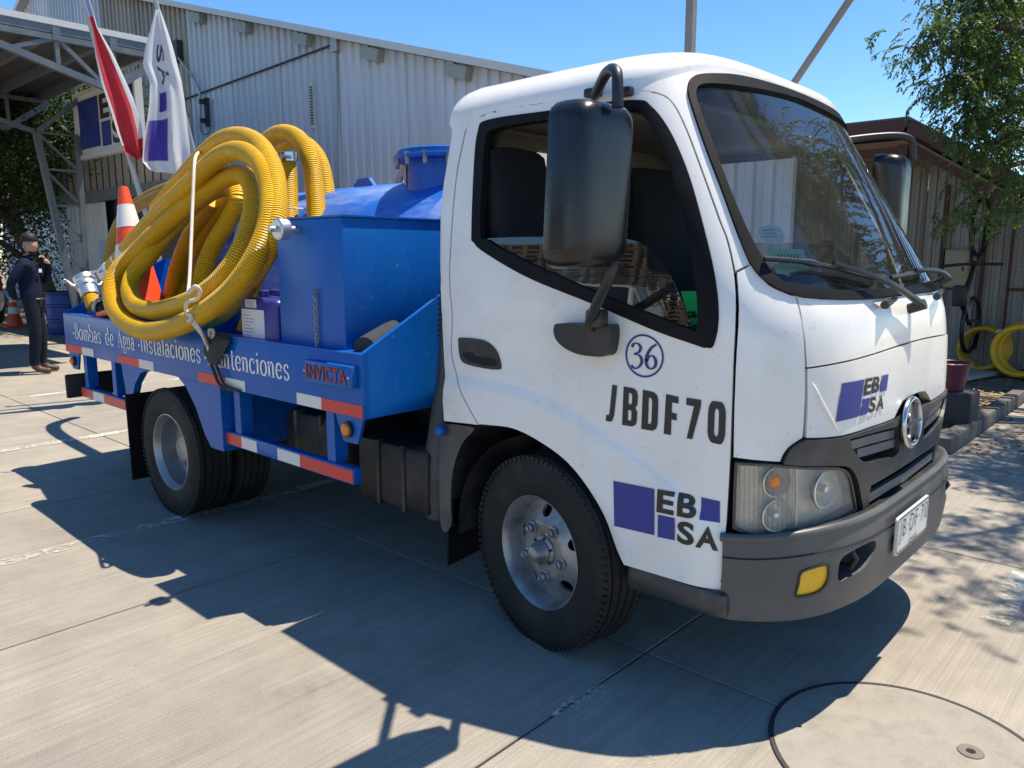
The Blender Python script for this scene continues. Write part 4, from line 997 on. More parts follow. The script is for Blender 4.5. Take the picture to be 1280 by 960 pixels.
# front arch liner and guard behind the wheel
for s in (1, -1):
    V, Fc = [], []; n = 22
    for k in range(n+1):
        A = radians(20+165*k/n); r = .45
        for y in (-.845, -.46): V.append((FX+r*cos(A)*.98, y*s, R0+.0+r*sin(A)*.97))
    for k in range(n): Fc.append((2*k, 2*k+1, 2*k+3, 2*k+2))
    al = mobj('arch_liner', V, Fc, BLACKP, truck, 50)
    gp = [(-.66, .72), (-.62, .765), (-.52, .775), (-.46, .77), (-.53, .70), (-.585, .58), (-.60, .45), (-.60, .34), (-.665, .33)]
    gd = patch('wheel_guard', spl([(a*1, b) for a, b in gp], 3) if s == 1 else spl(gp, 3), pm('guard_plastic', (.06, .06, .062), .5, var=.2, dirt=((.2, .19, .17), .5, 4)), truck, (lambda x, z, s=s: Vector((x, -.835*s, z))), (), .06, 0, .0, flip=(s == -1))
    V, Fc = [], []; rim_ = [(-.66, .72), (-.62, .765), (-.52, .775), (-.46, .77)]
    box2('guard_back', (-.668, -.83*s, .33), (-.60, -.5*s, .72), BLACKP, truck, .01)
    V = []; L = [(-.46, .77), (-.53, .70), (-.585, .58), (-.60, .45), (-.60, .34)]
    for x, z in L: V += [(x, -.835*s, z), (x, -.48*s, z)]
    mobj('guard_lining', V, [(2*k, 2*k+1, 2*k+3, 2*k+2) for k in range(len(L)-1)], BLACKP, truck, 50)
    V = [(-.645, -.81*s, .36), (-.645, -.56*s, .36), (-.66, -.56*s, .16), (-.665, -.80*s, .14)]; V += [(x+.008, y, z) for x, y, z in V]
    mobj('mud_flap', V, [(0, 1, 2, 3), (7, 6, 5, 4), (0, 4, 5, 1), (1, 5, 6, 2), (2, 6, 7, 3), (3, 7, 4, 0)], RUBBER, truck)
lathe('blue_cap', [(.022, 0), (.024, .02), (.018, .03), (0, .032)], BLUE, truck, 16, T_(-.635, -.84, .74) @ Matrix.Rotation(radians(90), 4, 'X'))
# air intake snorkel behind the cab
P = [(-.70, -.74, 1.30), (-.705, -.745, 1.1), (-.715, -.75, .93), (-.72, -.76, .80), (-.72, -.77, .68), (-.73, -.77, .58), (-.73, -.77, .50)]
sn = tube('air_intake', catmull(P, 6), lambda t: .035+.0*t if t < .3 else .035+.04*min(1, (t-.3)/.55), pm('intake_plastic', (.05, .05, .053), .5, var=.2, dirt=((.18, .17, .16), .5, 5)), truck, 16)
for k in range(9): tube('bellow_ring', [Vector((-.70-.0015*k, -.74, 1.29-.022*k))+Vector((.037*cos(a*pi/6), .037*sin(a*pi/6), 0)) for a in range(12)], .006, BLACKP, sn, 6, True)
lathe('intake_bowl', [(.075, .20), (.078, .1), (.07, .02), (.05, 0), (0, 0)], BLACKP, sn, 20, T_(-.73, -.77, .32))
# ------------------------------------------------------------------ blue bed
_before_bed = set(bpy.data.objects)
YS = -1.02
bed = box2('bed_floor', (-4.40, -1.0, .775), (-.94, 1.0, .815), BLUE, truck)
for s in (1, -1):
    pl = box2('bed_side', (-4.41, s*1.02, .768), (-.93, s*.985, 1.036), BLUE, truck, .004)
    box2('side_flange', (-4.41, s*1.02, 1.0362), (-.93, s*.955, 1.042), BLUE, pl)
    if s == -1: side_panel = pl
for x in (-.93, -4.41):
    P = [(-1.019, .768), (1.019, .768), (1.019, 1.04), (.59, 1.29), (.36, 1.42), (-.36, 1.42), (-.59, 1.29), (-1.019, 1.04)]
    V = [(x+d, y, z) for d in ((-.0, .022) if x < -2 else (-.022, 0)) for y, z in P]; n = len(P)
    mobj('bed_front_wall' if x > -2 else 'bed_rear_wall', V, [tuple(range(n))[::-1], tuple(range(n, 2*n))]+[(i, (i+1) % n, n+(i+1) % n, n+i) for i in range(n)], BLUE, truck)
sp = side_panel
sfn = lambda x, z: Vector((x, YS, z))
for txt, x0, x1 in (('-Bombas', -4.235, -3.725), ('de', -3.655, -3.515), ('Agua', -3.455, -3.195), ('-Instalaciones', -3.145, -2.345), ('-Mantenciones', -2.30, -1.478)):
    V_, F_, wd = roman(txt); ax, bx = min(v[0] for v in V_), max(v[0] for v in V_); k = (x1-x0)/(bx-ax)
    decal('bed_lettering', ([(x0+(v[0]-ax)*k, .874+v[1]*.160) for v in V_], F_), WINK, sp, sfn, .0022)
for x0, x1, c_ in ((-4.405, -4.09, 'r'), (-4.09, -3.885, 'w'), (-3.465, -3.155, 'r'), (-3.155, -2.95, 'w'), (-2.39, -2.088, 'r'), (-2.088, -1.892, 'w'), (-1.425, -1.23, 'w'), (-1.23, -.932, 'r')):
    box2('reflective_tape', (x0, YS-.0002, .7725), (x1, YS-.0022, .826), RED if c_ == 'r' else REFW, sp)
# maker's plate with raised letters
npl = box2('name_plate', (-1.30, -1.052, .897), (-.955, -1.02, .992), BLUE, truck, .006)
V_, F_ = text_data('INVICTA', 1, .055, 1, 1.1)
decal('plate_letter_shadow', (fit(V_, -1.288, .909, -.985, .978), F_), INK, npl, lambda x, z: Vector((x, -1.052, z)), .001)
V_, F_ = text_data('INVICTA', 1, .0, 1, 1.15)
decal('plate_letters', (fit(V_, -1.283, .915, -.99, .974), F_), pm('plate_red', (.42, .012, .025), .4), npl, lambda x, z: Vector((x, -1.052, z)), .003)
for x in (-1.294, -.972): lathe('plate_rivet', [(.006, 0), (.005, .004), (0, .005)], ALU, npl, 8, T_(x, -1.052, .944) @ Matrix.Rotation(radians(90), 4, 'X'))
# side guards under the bed
for s in (-1, 1):
    for x0, x1 in ((-2.16, -1.045), (-4.24, -3.475)):
        r_ = box2('side_rail', (x0, s*1.0, .458), (x1, s*.96, .53), BLUE, truck, .004)
        if s == -1:
            T4 = ((-2.158, -2.0, 'r'), (-2.0, -1.85, 'w'), (-1.655, -1.46, 'w'), (-1.46, -1.047, 'r')) if x0 > -3 else ((-4.238, -4.02, 'r'), (-4.02, -3.83, 'w'), (-3.83, -3.477, 'r'))
            for a, b, c_ in T4: box2('reflective_tape', (a, -1.0023, .464), (b, -1.0003, .522), RED if c_ == 'r' else REFW, r_)
    for x in (-2.05, -1.22, -4.16, -3.66): box2('rail_post', (x-.03, s*.99, .53), (x+.03, s*.93, .78), BLUE, truck)
    # wheel fender sheet with arched cut-out
    F = [(-3.44, .768), (-3.40, .60), (-3.385, .47), (-3.33, .465)]+[(RX+.52*cos(radians(a)), .40+.37*sin(radians(a))) for a in range(168, 90, -9)]
    F = [(-3.44, .768), (-3.40, .60), (-3.39, .47), (-3.345, .465), (-3.315, .55), (-3.25, .66), (-3.15, .74), (-3.05, .7675)]
    F2 = [(-2.64, .7675), (-2.55, .72), (-2.45, .62), (-2.36, .48), (-2.30, .42), (-2.16, .42), (-2.16, .7675)]
    for Q in (F, F2):
        n = len(Q); V = [(x, y*s, z) for y in (1.0185, .98) for x, z in Q]
        mobj('fender_sheet', V, [tuple(range(n)), tuple(range(n, 2*n))]+[(i, (i+1) % n, n+(i+1) % n, n+i) for i in range(n)], BLUE, truck)
    box2('fender_web', (-2.19, s*.98, .42), (-2.155, s*.55, .765), BLUE, truck)
    box2('fender_liner', (-3.38, s*.60, .30), (-2.2, s*.575, .76), CHASS, truck)
    box2('fender_arch', (-3.1, s*1.0, .762), (-2.6, s*.55, .7745), CHASS, truck)
    V = [(-3.27, s*1.07, .60), (-3.27, s*.60, .60), (-3.29, s*.60, .05), (-3.29, s*1.06, .05)]; V += [(x+.01, y, z) for x, y, z in V]
    mobj('mud_flap', V, [(0, 1, 2, 3), (7, 6, 5, 4), (0, 4, 5, 1), (1, 5, 6, 2), (2, 6, 7, 3), (3, 7, 4, 0)], RUBBER, truck)
    # lamp brackets
    for xa, nm in ((-1.05, 0), (-4.30, 1)):
        P = [(xa-.10, .768), (xa+.10, .768), (xa+.055, .65), (xa-.045, .65)]; V = [(x, y*s, z) for y in (1.008, .996) for x, z in P]
        bk = mobj('lamp_bracket', V, [(0, 1, 2, 3), (7, 6, 5, 4), (0, 4, 5, 1), (1, 5, 6, 2), (2, 6, 7, 3), (3, 7, 4, 0)], BLUE, truck)
        Mx = T_(xa-.005, s*1.008, .708) @ Matrix.Rotation(radians(90 if s == -1 else -90), 4, 'X')
        lathe('lamp_ring', [(.035, 0), (.037, .012), (.028, .014)], BLACKP, bk, 20, Mx); lathe('marker_lamp', [(.028, .012), (.026, .02), (.012, .027), (0, .028)], AMBER, bk, 20, Mx)
# fuel tank and battery box
ft = box2('fuel_tank', (-1.95, -.82, .38), (-1.42, -.45, .66), CHASS, truck, .06)
for x in (-1.82, -1.6): box2('tank_strap', (x-.02, -.826, .376), (x+.02, -.44, .666), BLACKP, ft, .055)
lathe('filler_cap', [(.04, 0), (.04, .02), (.03, .028), (0, .03)], pm('cap_grey', (.2, .2, .2), .4, .5), ft, 20, T_(-1.47, -.80, .63) @ Matrix.Rotation(radians(90), 4, 'X'))
bb = box2('battery_box', (-1.33, -.80, .30), (-.82, -.42, .60), CHASS, truck, .03)
for x in (-1.16, -.98): box2('box_strap', (x-.012, -.806, .30), (x+.012, -.41, .605), BLACKP, bb)
for s in (1, -1): box2('rear_lamp_board', (-4.36, s*1.06, .44), (-4.33, s*.62, .61), CHASS, truck, .01)
# tank, manhole neck, lugs
AXm = T_(0, .06, 1.29) @ AXX
tp = [(0, -3.62), (.3, -3.60), (.5, -3.53), (.57, -3.46), (.585, -3.40), (.585, -1.36), (.575, -1.30), (.54, -1.26), (.3, -1.22), (0, -1.21)]
DUST = pm('blue_paint_dusty', (.010, .115, .50), .42, var=.12, scale=4, dirt=((.35, .45, .62), .75, 3.2, (.5, 1, 2.2)))
tank = lathe('water_tank', tp, DUST, truck, 64, AXm, 25)
for x in (-3.1, -2.3, -1.6):
    box2('tank_saddle', (x-.05, -.45, .81), (x+.05, .55, 1.0), BLUE, truck)
nk = lathe('manhole_neck', [(.235, 0), (.235, .36)], BLUE, tank, 40, T_(-1.56, -.02, 1.60), open_=True)
lathe('manhole_cover', [(0, 0), (.30, 0), (.305, .008), (.305, .022), (.29, .026), (.285, .05), (.275, .056), (0, .06)], BLUE, nk, 44, T_(-1.56, -.02, 1.945))
for k in range(16):
    A = 2*pi*k/16; lathe('cover_bolt', [(.012, -.03), (.012, 0), (.016, .026), (.016, .036), (0, .038)], STEEL, nk, 6, T_(-1.56+.292*cos(A), -.02+.292*sin(A), 1.94))
box2('neck_strap', (-1.80, -.16, 1.72), (-1.78, -.06, 1.94), pm('rusty_steel', (.45, .38, .30), .5, .4, var=.3), nk)
def lug(x, y, z, m, w_, h_, hole):
    P = [(-w_/2, 0), (w_/2, 0), (w_/2, h_*.45), (w_/4, h_), (-w_/4, h_), (-w_/2, h_*.45)]
    patch('lifting_lug', P, m, tank, lambda a, b: Vector((x+a, y, z+b)), (circ(0, h_*.55, hole, 16),) if hole else (), .05, .012, .024)
lug(-1.93, -.05, 1.815, pm('bare_steel', (.33, .31, .32), .45, .6), .16, .13, .032); lug(-2.32, -.05, 1.81, BLUE, .22, .10, 0)
# tool box on the bed edge, corner towards the cab
bx = [(-1.612, -.98), (-1.10, -.98), (-1.10, -.40), (-1.612, -.40)]
bm = bmesh.new(); bbox(bm, (-1.356, -.69, 1.32), (.512, .58, .565), None, .006, 2); tb = bobj('tool_box', bm, BLUE, truck, 40)
box2('box_lid', (-1.617, -.985, 1.603), (-1.093, -.395, 1.611), BLUE, tb)
lathe('lock_knob', [(.016, 0), (.016, .05), (.045, .05), (.047, .055), (.047, .09), (.04, .095), (0, .095)], ALU, tb, 28, T_(-1.43, -.98, 1.556) @ Matrix.Rotation(radians(90), 4, 'X'))
lathe('knob_pin', [(.013, 0), (.013, .03), (.008, .036), (0, .037)], ALU, tb, 12, T_(-1.43, -1.075, 1.556) @ Matrix.Rotation(radians(90), 4, 'X'))
for k in range(14):
    z = 1.285-.0185*k; Mx = T_(-1.295, -.992, z) @ Matrix.Rotation(radians(90 if k % 2 else 0), 4, 'Z')
    tube('chain_link', [Mx @ Vector((.007*cos(a*pi/6), 0, .013*sin(a*pi/6))) for a in range(12)], .0028, STEEL, tb, 5, True)

# the bed as measured is a little shorter and wider than drawn above: 0.956 of the length and height, 2.20 m across
for o in [o for o in bpy.data.objects if o not in _before_bed and o.type == 'MESH']:
    for v in o.data.vertices: v.co = (v.co.x*.956+.073, v.co.y*1.0784, v.co.z*.956+.063)
# ================================================================== BUILDINGS
def clad(name, col, dirtc, amt=.6, rough=.55, metal=.15, var=.1):
    m = pm(name, col, rough, metal, var=var, scale=2.2, stretch=(1, 1, .25), dirt=(dirtc, amt, 3.0, (1.5, 1.5, .12)))
    t = m.node_tree; b = t.nodes['Principled BSDF']; src = b.inputs['Base Color'].links[0].from_socket
    oi = nd(t, 'ShaderNodeObjectInfo'); mr = nd(t, 'ShaderNodeMapRange'); mr.inputs[3].default_value = .86; mr.inputs[4].default_value = 1.1; t.links.new(oi.outputs['Random'], mr.inputs[0])
    x = nd(t, 'ShaderNodeVectorMath', operation='SCALE'); t.links.new(src, x.inputs[0]); t.links.new(mr.outputs[0], x.inputs['Scale']); t.links.new(x.outputs[0], b.inputs['Base Color']); return m
CLAD = clad('cladding_grey', (.56, .58, .62), (.42, .41, .41), .5)
CLADB = clad('cladding_pale_blue', (.45, .50, .56), (.40, .42, .44), .5)
CLADT = clad('cladding_tan', (.34, .30, .24), (.20, .16, .12), .7)
CLADS = clad('shed_sheet', (.34, .31, .26), (.16, .13, .10), .8)
GALV = pm('galvanised_steel', (.42, .44, .46), .5, .55, var=.15, scale=5, dirt=((.25, .22, .2), .5, 4))
PALEST = pm('pale_steel_paint', (.115, .14, .16), .5, .1, var=.12, scale=5, dirt=((.28, .26, .24), .5, 4))
FASC = pm('white_fascia', (.62, .62, .60), .6, var=.08)
PURL = pm('purlin_green_grey', (.33, .37, .34), .7, var=.15)
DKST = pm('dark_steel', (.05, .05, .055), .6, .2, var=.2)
REDBR = pm('red_oxide_timber', (.10, .045, .035), .75, var=.25, scale=6)
CEIL = pm('soffit_board', (.075, .07, .068), .8, var=.15, scale=3)
def rib_sheet(name, x0, x1, y, zb, ztop, m, parent, pitch=.27, dep=.045, zmid=None):
    """trapezoid-ribbed sheet facing -y; ztop(x) gives the top edge"""
    pts = []; x = x0
    while x < x1-1e-6:
        for f, d in ((0, 0), (.36, 0), (.46, 1), (.90, 1)):
            q = x+f*pitch
            if q < x1: pts.append((q, y-d*dep))
        x += pitch
    pts.append((x1, y)); V, Fc = [], []
    for px_, py_ in pts: V += [(px_, py_, zb), (px_, py_, ztop(px_))]
    for i in range(len(pts)-1): Fc.append((2*i, 2*i+2, 2*i+3, 2*i+1))
    return mobj(name, V, Fc, m, parent, None, recalc=False)
WY = 7.0
def zroof(x): return 4.40+.287*(-7.33-x) if x > -29 else 10.62+.336*(x+29)
wh = thing('warehouse', 'long warehouse gable of grey ribbed metal sheets with sloping white roof edge', 'building', (0, 0, 0))
x = -36.0
while x < -3:
    m = CLADB if -29.5 < x < -24.3 else CLADT if -24.3 <= x < -19.3 else CLAD
    rib_sheet('wall_sheet', x, x+1.078, WY-(.006 if int(x) % 2 else 0), 0, lambda q: zroof(q)-.02, m, wh); x += 1.08
V = []
for yy in (WY-.28, WY+26):
    for q, dz in ((-37, 0), (-29, 0), (-2.4, 0), (-2.4, .09), (-29, .09), (-37, .09)): V.append((q, yy, zroof(q)+dz))
rf = mobj('roof', V, [(0, 1, 4, 5), (1, 2, 3, 4), (6, 11, 10, 7), (7, 10, 9, 8), (0, 6, 7, 1), (1, 7, 8, 2), (5, 4, 10, 11), (4, 3, 9, 10), (2, 8, 9, 3), (0, 5, 11, 6)], clad('roof_sheet', (.42, .43, .45), (.28, .24, .2)), wh)
for a, b in ((-37, -29), (-29, -2.3)): bar('roof_fascia', (a, WY-.30, zroof(a)+.05), (b, WY-.30, zroof(b)+.05), .03, .13, FASC, rf)
box2('side_wall', (-3.05, WY, 0), (-2.95, WY+25.9, 3.05), CLAD, wh); box2('side_wall', (-36.1, WY, 0), (-36, WY+25.9, 8.0), CLAD, wh); box2('rear_wall', (-36, WY+25.8, 0), (-3, WY+25.9, 3.0), CLAD, wh)
for u, v in ((246, 16), (303, 30), (378, 45), (465, 63), (573, 85)):
    P = hit(u, v, 'y', WY-.13); box('purlin_end', (P.x, WY-.14, zroof(P.x)-.17), (.55, .16, .22), PURL, wh, Matrix.Rotation(radians(16), 3, 'Y'))
P = hit(391, 132, 'y', WY-.06)
vt = box('wall_vent', (P.x, WY-.06, P.z), (.13, .05, .92), FASC, wh)
for k in range(14): box('vent_louver', (P.x, WY-.092, P.z-.38+.058*k), (.09, .012, .03), DKST, vt)
a, b = hit(222, 127, 'y', WY-.08), hit(418, 55, 'y', WY-.08); tube('wall_conduit', [a, b], .022, DKST, wh, 8)
a, b = hit(420, 55, 'y', WY-.07), hit(423, 300, 'y', WY-.07); tube('down_conduit', [a, b], .018, GALV, wh, 8)
box('conduit_box', hit(419, 55, 'y', WY-.08), (.22, .1, .3), GALV, wh)
# service bracket with insulators on the wall
svc = []
P = hit(256, 140, 'y', WY-.2); bk = box('insulator_bracket', (P.x, WY-.14, P.z), (.07, .12, .7), DKST, wh)
for dz in (-.22, .24): lathe('insulator', [(.03, -.06), (.09, -.05), (.09, -.02), (.05, 0), (.09, .02), (.09, .05), (.03, .06)], DKST, bk, 14, T_(P.x+.02, WY-.26, P.z+dz))
tube('service_mast', catmull([hit(214, 62, 'y', WY-.15), hit(232, 84, 'y', WY-.15), hit(247, 108, 'y', WY-.15), hit(250, 125, 'y', WY-.15), hit(250, 160, 'y', WY-.15)], 5), .03, GALV, wh, 8)
tube('service_wire', catmull([hit(250, 160, 'y', WY-.2), hit(254, 168, 'y', WY-.2), hit(262, 165, 'y', WY-.2), hit(263, 152, 'y', WY-.2)], 5), .012, DKST, wh, 6)
box('meter_box', hit(221, 64, 'y', WY-.1), (.35, .16, .5), DKST, wh)
# ---- entrance canopy with lattice truss edge
CXE = -9.31; cz = 4.24
can = thing('entrance_canopy', 'grey steel canopy on lattice trusses and splayed columns by the warehouse', 'canopy', (0, 0, 0))
cr = box2('canopy_roof', (CXE, -4.5, cz), (-15.5, 2.1, cz+.05), CEIL, can)
box2('roof_edge', (CXE+.012, -4.5, cz-.005), (CXE+.002, 2.1, cz+.07), FASC, can)
for y in (-3.2, -1.6, -.3, .7, 1.3, 1.95): box2('purlin', (CXE-.05, y-.035, cz-.14), (-15.4, y+.035, cz-.002), PALEST, can)
box2('edge_beam', (CXE, -4.5, cz-.10), (CXE-.06, 2.1, cz-.005), PALEST, can)
def truss(x0):
    def at(u, v): P = hit(u, v, 'x', CXE); P.x = x0; return P
    ap = at(140, 112); tl = at(0, 34); tr_ = at(188, 66); L0 = at(0, 54)
    pc = bar('top_chord', (x0, -4.4, tl.z), (x0, 2.05, tl.z), .07, .07, PALEST, can)
    sl = (ap.z-L0.z)/(ap.y-L0.y); yl = ap.y-(tl.z-ap.z)/(-sl)
    bar('bottom_chord', ap, (x0, yl, tl.z), .08, .08, PALEST, can); bar('bottom_chord', ap, (x0, 2.05, ap.z+(2.05-ap.y)*.72), .09, .09, PALEST, can)
    for u in (72, 142):
        P = at(u, 60); zz = ap.z+abs(P.y-ap.y)*(-sl); bar('truss_upright', (x0, P.y, zz), (x0, P.y, tl.z), .05, .05, PALEST, can)
    P = at(72, 47); bar('truss_diagonal', (x0, P.y, tl.z), (x0, ap.y-.12, ap.z+.08), .05, .05, PALEST, can); Q = at(12, 60); bar('truss_diagonal', (x0, P.y, tl.z), (x0, Q.y, ap.z+abs(Q.y-ap.y)*(-sl)), .05, .05, PALEST, can)
    for u in (72, 142): P = at(u, 60); box('hanger_plate', (x0, P.y, cz-.10), (.08, .09, .16), PALEST, can)
    for y in (-1.4, -2.6): bar('truss_diagonal', (x0, y, tl.z), (x0, y-.6, tl.z-.3), .05, .05, PALEST, can)
    return ap
ap = truss(CXE-.03); ap2 = truss(-13.9)
def column(top, foot, spread, n=5):
    """lattice column: one raking chord and one upright chord tied by rungs and diagonals"""
    A0, A1 = Vector(top), Vector(foot); B0 = A0+Vector(spread); B1 = A1+Vector((.0, .10, 0))
    bar('column_chord', A0, A1, .09, .09, PALEST, can); bar('column_chord', B0, B1, .08, .08, PALEST, can)
    for k in range(n):
        t0, t1 = k/n, (k+1)/n; p0, q0, q1 = A0.lerp(A1, t0), B0.lerp(B1, t0), B0.lerp(B1, t1)
        bar('column_rung', p0, q0, .035, .035, PALEST, can); bar('column_brace', p0, q1, .035, .035, PALEST, can)
    box('base_plate', (A1.x, A1.y+.05, .02), (.35, .45, .04), PALEST, can)
T2 = hit(45, 165, 'x', -12.4); F2 = hit(95, 385, 'x', -12.4); d = (F2-T2); F2 = T2+d*(T2.z/(T2.z-F2.z))
S2 = hit(97, 170, 'x', -12.4)-T2
column(T2, F2, (0, S2.y, 0), 6)
P1, P2 = hit(0, 150, 'x', -12.4), hit(85, 135, 'x', -12.4)
for P in (P1, P2): e = T2+(P-T2)*1.6; bar('column_arm', T2, e, .07, .07, PALEST, can)
# ---- gatehouse under the canopy
GY = 2.75
gh = thing('gatehouse', 'low entrance building with tan boards, pale sliding door and dark opening', 'building', (0, 0, 0))
box2('upper_band', (-15.8, GY, 2.62), (-10.75, GY+.1, 3.6), CLADT, gh)
for k in range(16): box2('band_batten', (-15.7+.3*k, GY-.015, 2.63), (-15.68+.3*k, GY, 3.59), DKST, gh)
bm = bmesh.new(); bbox(bm, (-13.27, GY-.05, 2.52), (5.1, .16, .2)); bobj('lintel_beam', bm, PALEST, gh)
P0, P1 = hit(103, 300, 'y', GY+.05), hit(137, 300, 'y', GY+.05)
rib_sheet('sliding_door', P0.x, P1.x, GY+.03, .05, lambda q: 2.42, clad('door_sheet', (.56, .57, .57), (.4, .37, .33), .5), gh, .2, .025)
rib_sheet('side_sheet', -15.8, P0.x-.02, GY+.06, .0, lambda q: 2.42, CLAD, gh, .2, .025)
box2('opening_dark_sheet', (-15.8, GY+.16, 0), (-10.75, GY+.22, 3.6), DKST, gh); box2('gatehouse_roof', (-15.9, GY-.05, 3.6), (-10.7, GY+.3, 3.66), CEIL, gh)  # dark sheet set close behind the facade, stands for the unlit interior
P = hit(130, 318, 'y', GY-.02); box('door_notice', (P.x, GY-.01, P.z), (.42, .01, .5), pm('notice_blue', (.35, .45, .55), .5, var=.3, scale=12), gh)
# ---- company sign hung from the canopy
sgy = 2.0; A, B = hit(92, 119, 'y', sgy), hit(98, 201, 'y', sgy); Cx = hit(170, 100, 'y', sgy).x
sx0, sx1, sz0, sz1 = A.x, Cx, B.z, A.z
sg = thing('company_sign', 'white framed sign with blue blocks and black letters hung under the canopy', 'sign', ((sx0+sx1)/2, sgy, sz0))
cxs = (sx0+sx1)/2
def loc(a, b): return tuple(x_-y_ for x_, y_ in zip(a, b))
o_ = (cxs, sgy, sz0)
box2('sign_panel', loc((sx0+.03, sgy+.002, sz0+.03), o_), loc((sx1-.03, sgy+.06, sz1-.03), o_), pm('sign_white', (.70, .71, .72), .35, var=.04), sg)
for a, b in (((sx0, sz0), (sx1, sz0+.06)), ((sx0, sz1-.06), (sx1, sz1)), ((sx0, sz0+.06), (sx0+.06, sz1-.06)), ((sx1-.06, sz0+.06), (sx1, sz1-.06))):
    box2('sign_frame', loc((a[0], sgy-.03, a[1]), o_), loc((b[0], sgy+.08, b[1]), o_), FASC, sg)
LAY = dict(blue=[(0, .30, .385, 1), (.42, .28, .585, .62), (.815, .70, 1, 1)], text=[('E', .415, .66, .58, 1), ('B', .61, .66, .785, 1), ('S', .61, .28, .77, .62), ('A', .78, .28, 1, .62)])
def flatlogo(parent, fn, x0, z0, x1, z1, off=.003, mats=None):
    BL, TX = mats or (SIGNBLUE, INK); f = lambda a, b: (x0+(x1-x0)*a, z0+(z1-z0)*(b-.28)/.72)
    for q in LAY['blue']: a, b = f(q[0], q[1]), f(q[2], q[3]); decal('logo_block', ([(a[0], a[1]), (b[0], a[1]), (b[0], b[1]), (a[0], b[1])], [(0, 1, 2, 3)]), BL, parent, fn, off)
    for t_, *q in LAY['text']:
        V_, F_ = text_data(t_, 1, .032); a, b = f(q[0], q[1]), f(q[2], q[3]); decal('logo_letter', (fit(V_, a[0], a[1], b[0], b[1]), F_), TX, parent, fn, off)
flatlogo(sg, lambda x, z: Vector((x-cxs, 0, z-sz0)), sx0+.14, sz0+.13, sx1-.14, sz1-.13)
# ---- right-hand shed
SY_ = 8.0
sh = thing('lean_to_shed', 'open fronted shed of tan ribbed sheets under a low dark roof', 'shed', (0, 0, 0))
def shed_z(x): return 2.95 if x <= -1.17 else 2.93-.62*(x+1.17)
x = -4.6
i = 0
while x < .55:
    wd = (.42, .36, .5, .40)[i % 4]; m = CLADS
    rib_sheet('shed_wall_sheet', x, x+wd-.004, SY_-(.012 if i % 2 else 0), .0, lambda q: min(2.62, shed_z(q)-.12), m, sh, .105, .022); x += wd; i += 1
for x0, x1, nm in ((-6.2, -1.17, 'roof_slab'), (-1.17, .95, 'roof_slope')):
    V = [(x_, y_, shed_z(x_)+dz+(0.0 if y_ < 7 else -.25)) for dz in (0, .035) for x_, y_ in ((x0, 6.75), (x1, 6.75), (x1, 10.2), (x0, 10.2))]
    r_ = mobj(nm, V, [(0, 3, 2, 1), (4, 5, 6, 7), (0, 1, 5, 4), (1, 2, 6, 5), (2, 3, 7, 6), (3, 0, 4, 7)], clad('shed_roof', (.20, .18, .16), (.12, .10, .08)), sh)
    bar('edge_board', (x0, 6.73, shed_z(x0)-.06), (x1, 6.73, shed_z(x1)-.06), .03, .14, REDBR, r_)
    V = [(x_, y_, shed_z(x_)-.20+(0.0 if y_ < 7.3 else -.2)) for x_, y_ in ((x0, 6.9), (x1, 6.9), (x1, 7.95), (x0, 7.95))]
    mobj('soffit_sheet', V, [(0, 1, 2, 3)], pm('soffit_tan', (.32, .27, .21), .8, var=.2, scale=3), r_)
for y_ in (7.15, 7.65):
    for a, b in ((-6.2, -1.17), (-1.17, .95)): bar('shed_rafter', (a, y_, shed_z(a)-.28), (b, y_, shed_z(b)-.28), .06, .12, REDBR, sh)
for x_ in (-3.9, -2.6, -1.30, .62): box2('shed_post', (x_-.05, 7.05, 0), (x_+.05, 7.15, shed_z(x_)-.2), REDBR, sh)
for x_ in (-2.05, -1.0, -.55): box2('wall_batten', (x_-.02, SY_-.07, .3), (x_+.02, SY_-.03, 2.3), REDBR, sh)
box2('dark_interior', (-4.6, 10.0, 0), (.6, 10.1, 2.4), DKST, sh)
# wall cabinet, tan
P = hit(1196, 338, 'y', SY_-.12); cb = thing('wall_cabinet', 'tan electrical cabinet fixed to the ribbed shed wall', 'cabinet', (P.x, SY_-.05, P.z-.2))
box('cabinet_body', (0, -.06, .22), (.27, .12, .46), pm('cabinet_tan', (.42, .36, .20), .6, var=.1), cb, None, .008); box('cabinet_door', (0, -.125, .22), (.24, .012, .43), pm('cabinet_tan2', (.45, .38, .22), .55, var=.1), cb, None, .004); box('cabinet_latch', (.08, -.135, .22), (.02, .012, .05), DKST, cb)
# mesh gate at the end of the shed wall
gt = thing('mesh_gate', 'rusty wire mesh gate at the end of the shed wall', 'gate', (0, SY_-.18, 0))
for a, b in (((-.24, 0, .1), (-.24, 0, 1.95)), ((.5, 0, .1), (.5, 0, 1.95)), ((-.24, 0, .1), (.5, 0, .1)), ((-.24, 0, 1.95), (.5, 0, 1.95)), ((-.24, 0, 1.05), (.5, 0, 1.05))): bar('gate_frame', a, b, .035, .035, REDBR, gt)
bm = bmesh.new()
for k in range(14): bbar(bm, (-.22+.053*k, -.004, .1), (-.22+.053*k, -.004, 1.95), .004, .004)
for k in range(34): bbar(bm, (-.24, .004, .13+.055*k), (.5, .004, .13+.055*k), .004, .004)
bobj('wire_mesh', bm, GALV, gt, kind='stuff')
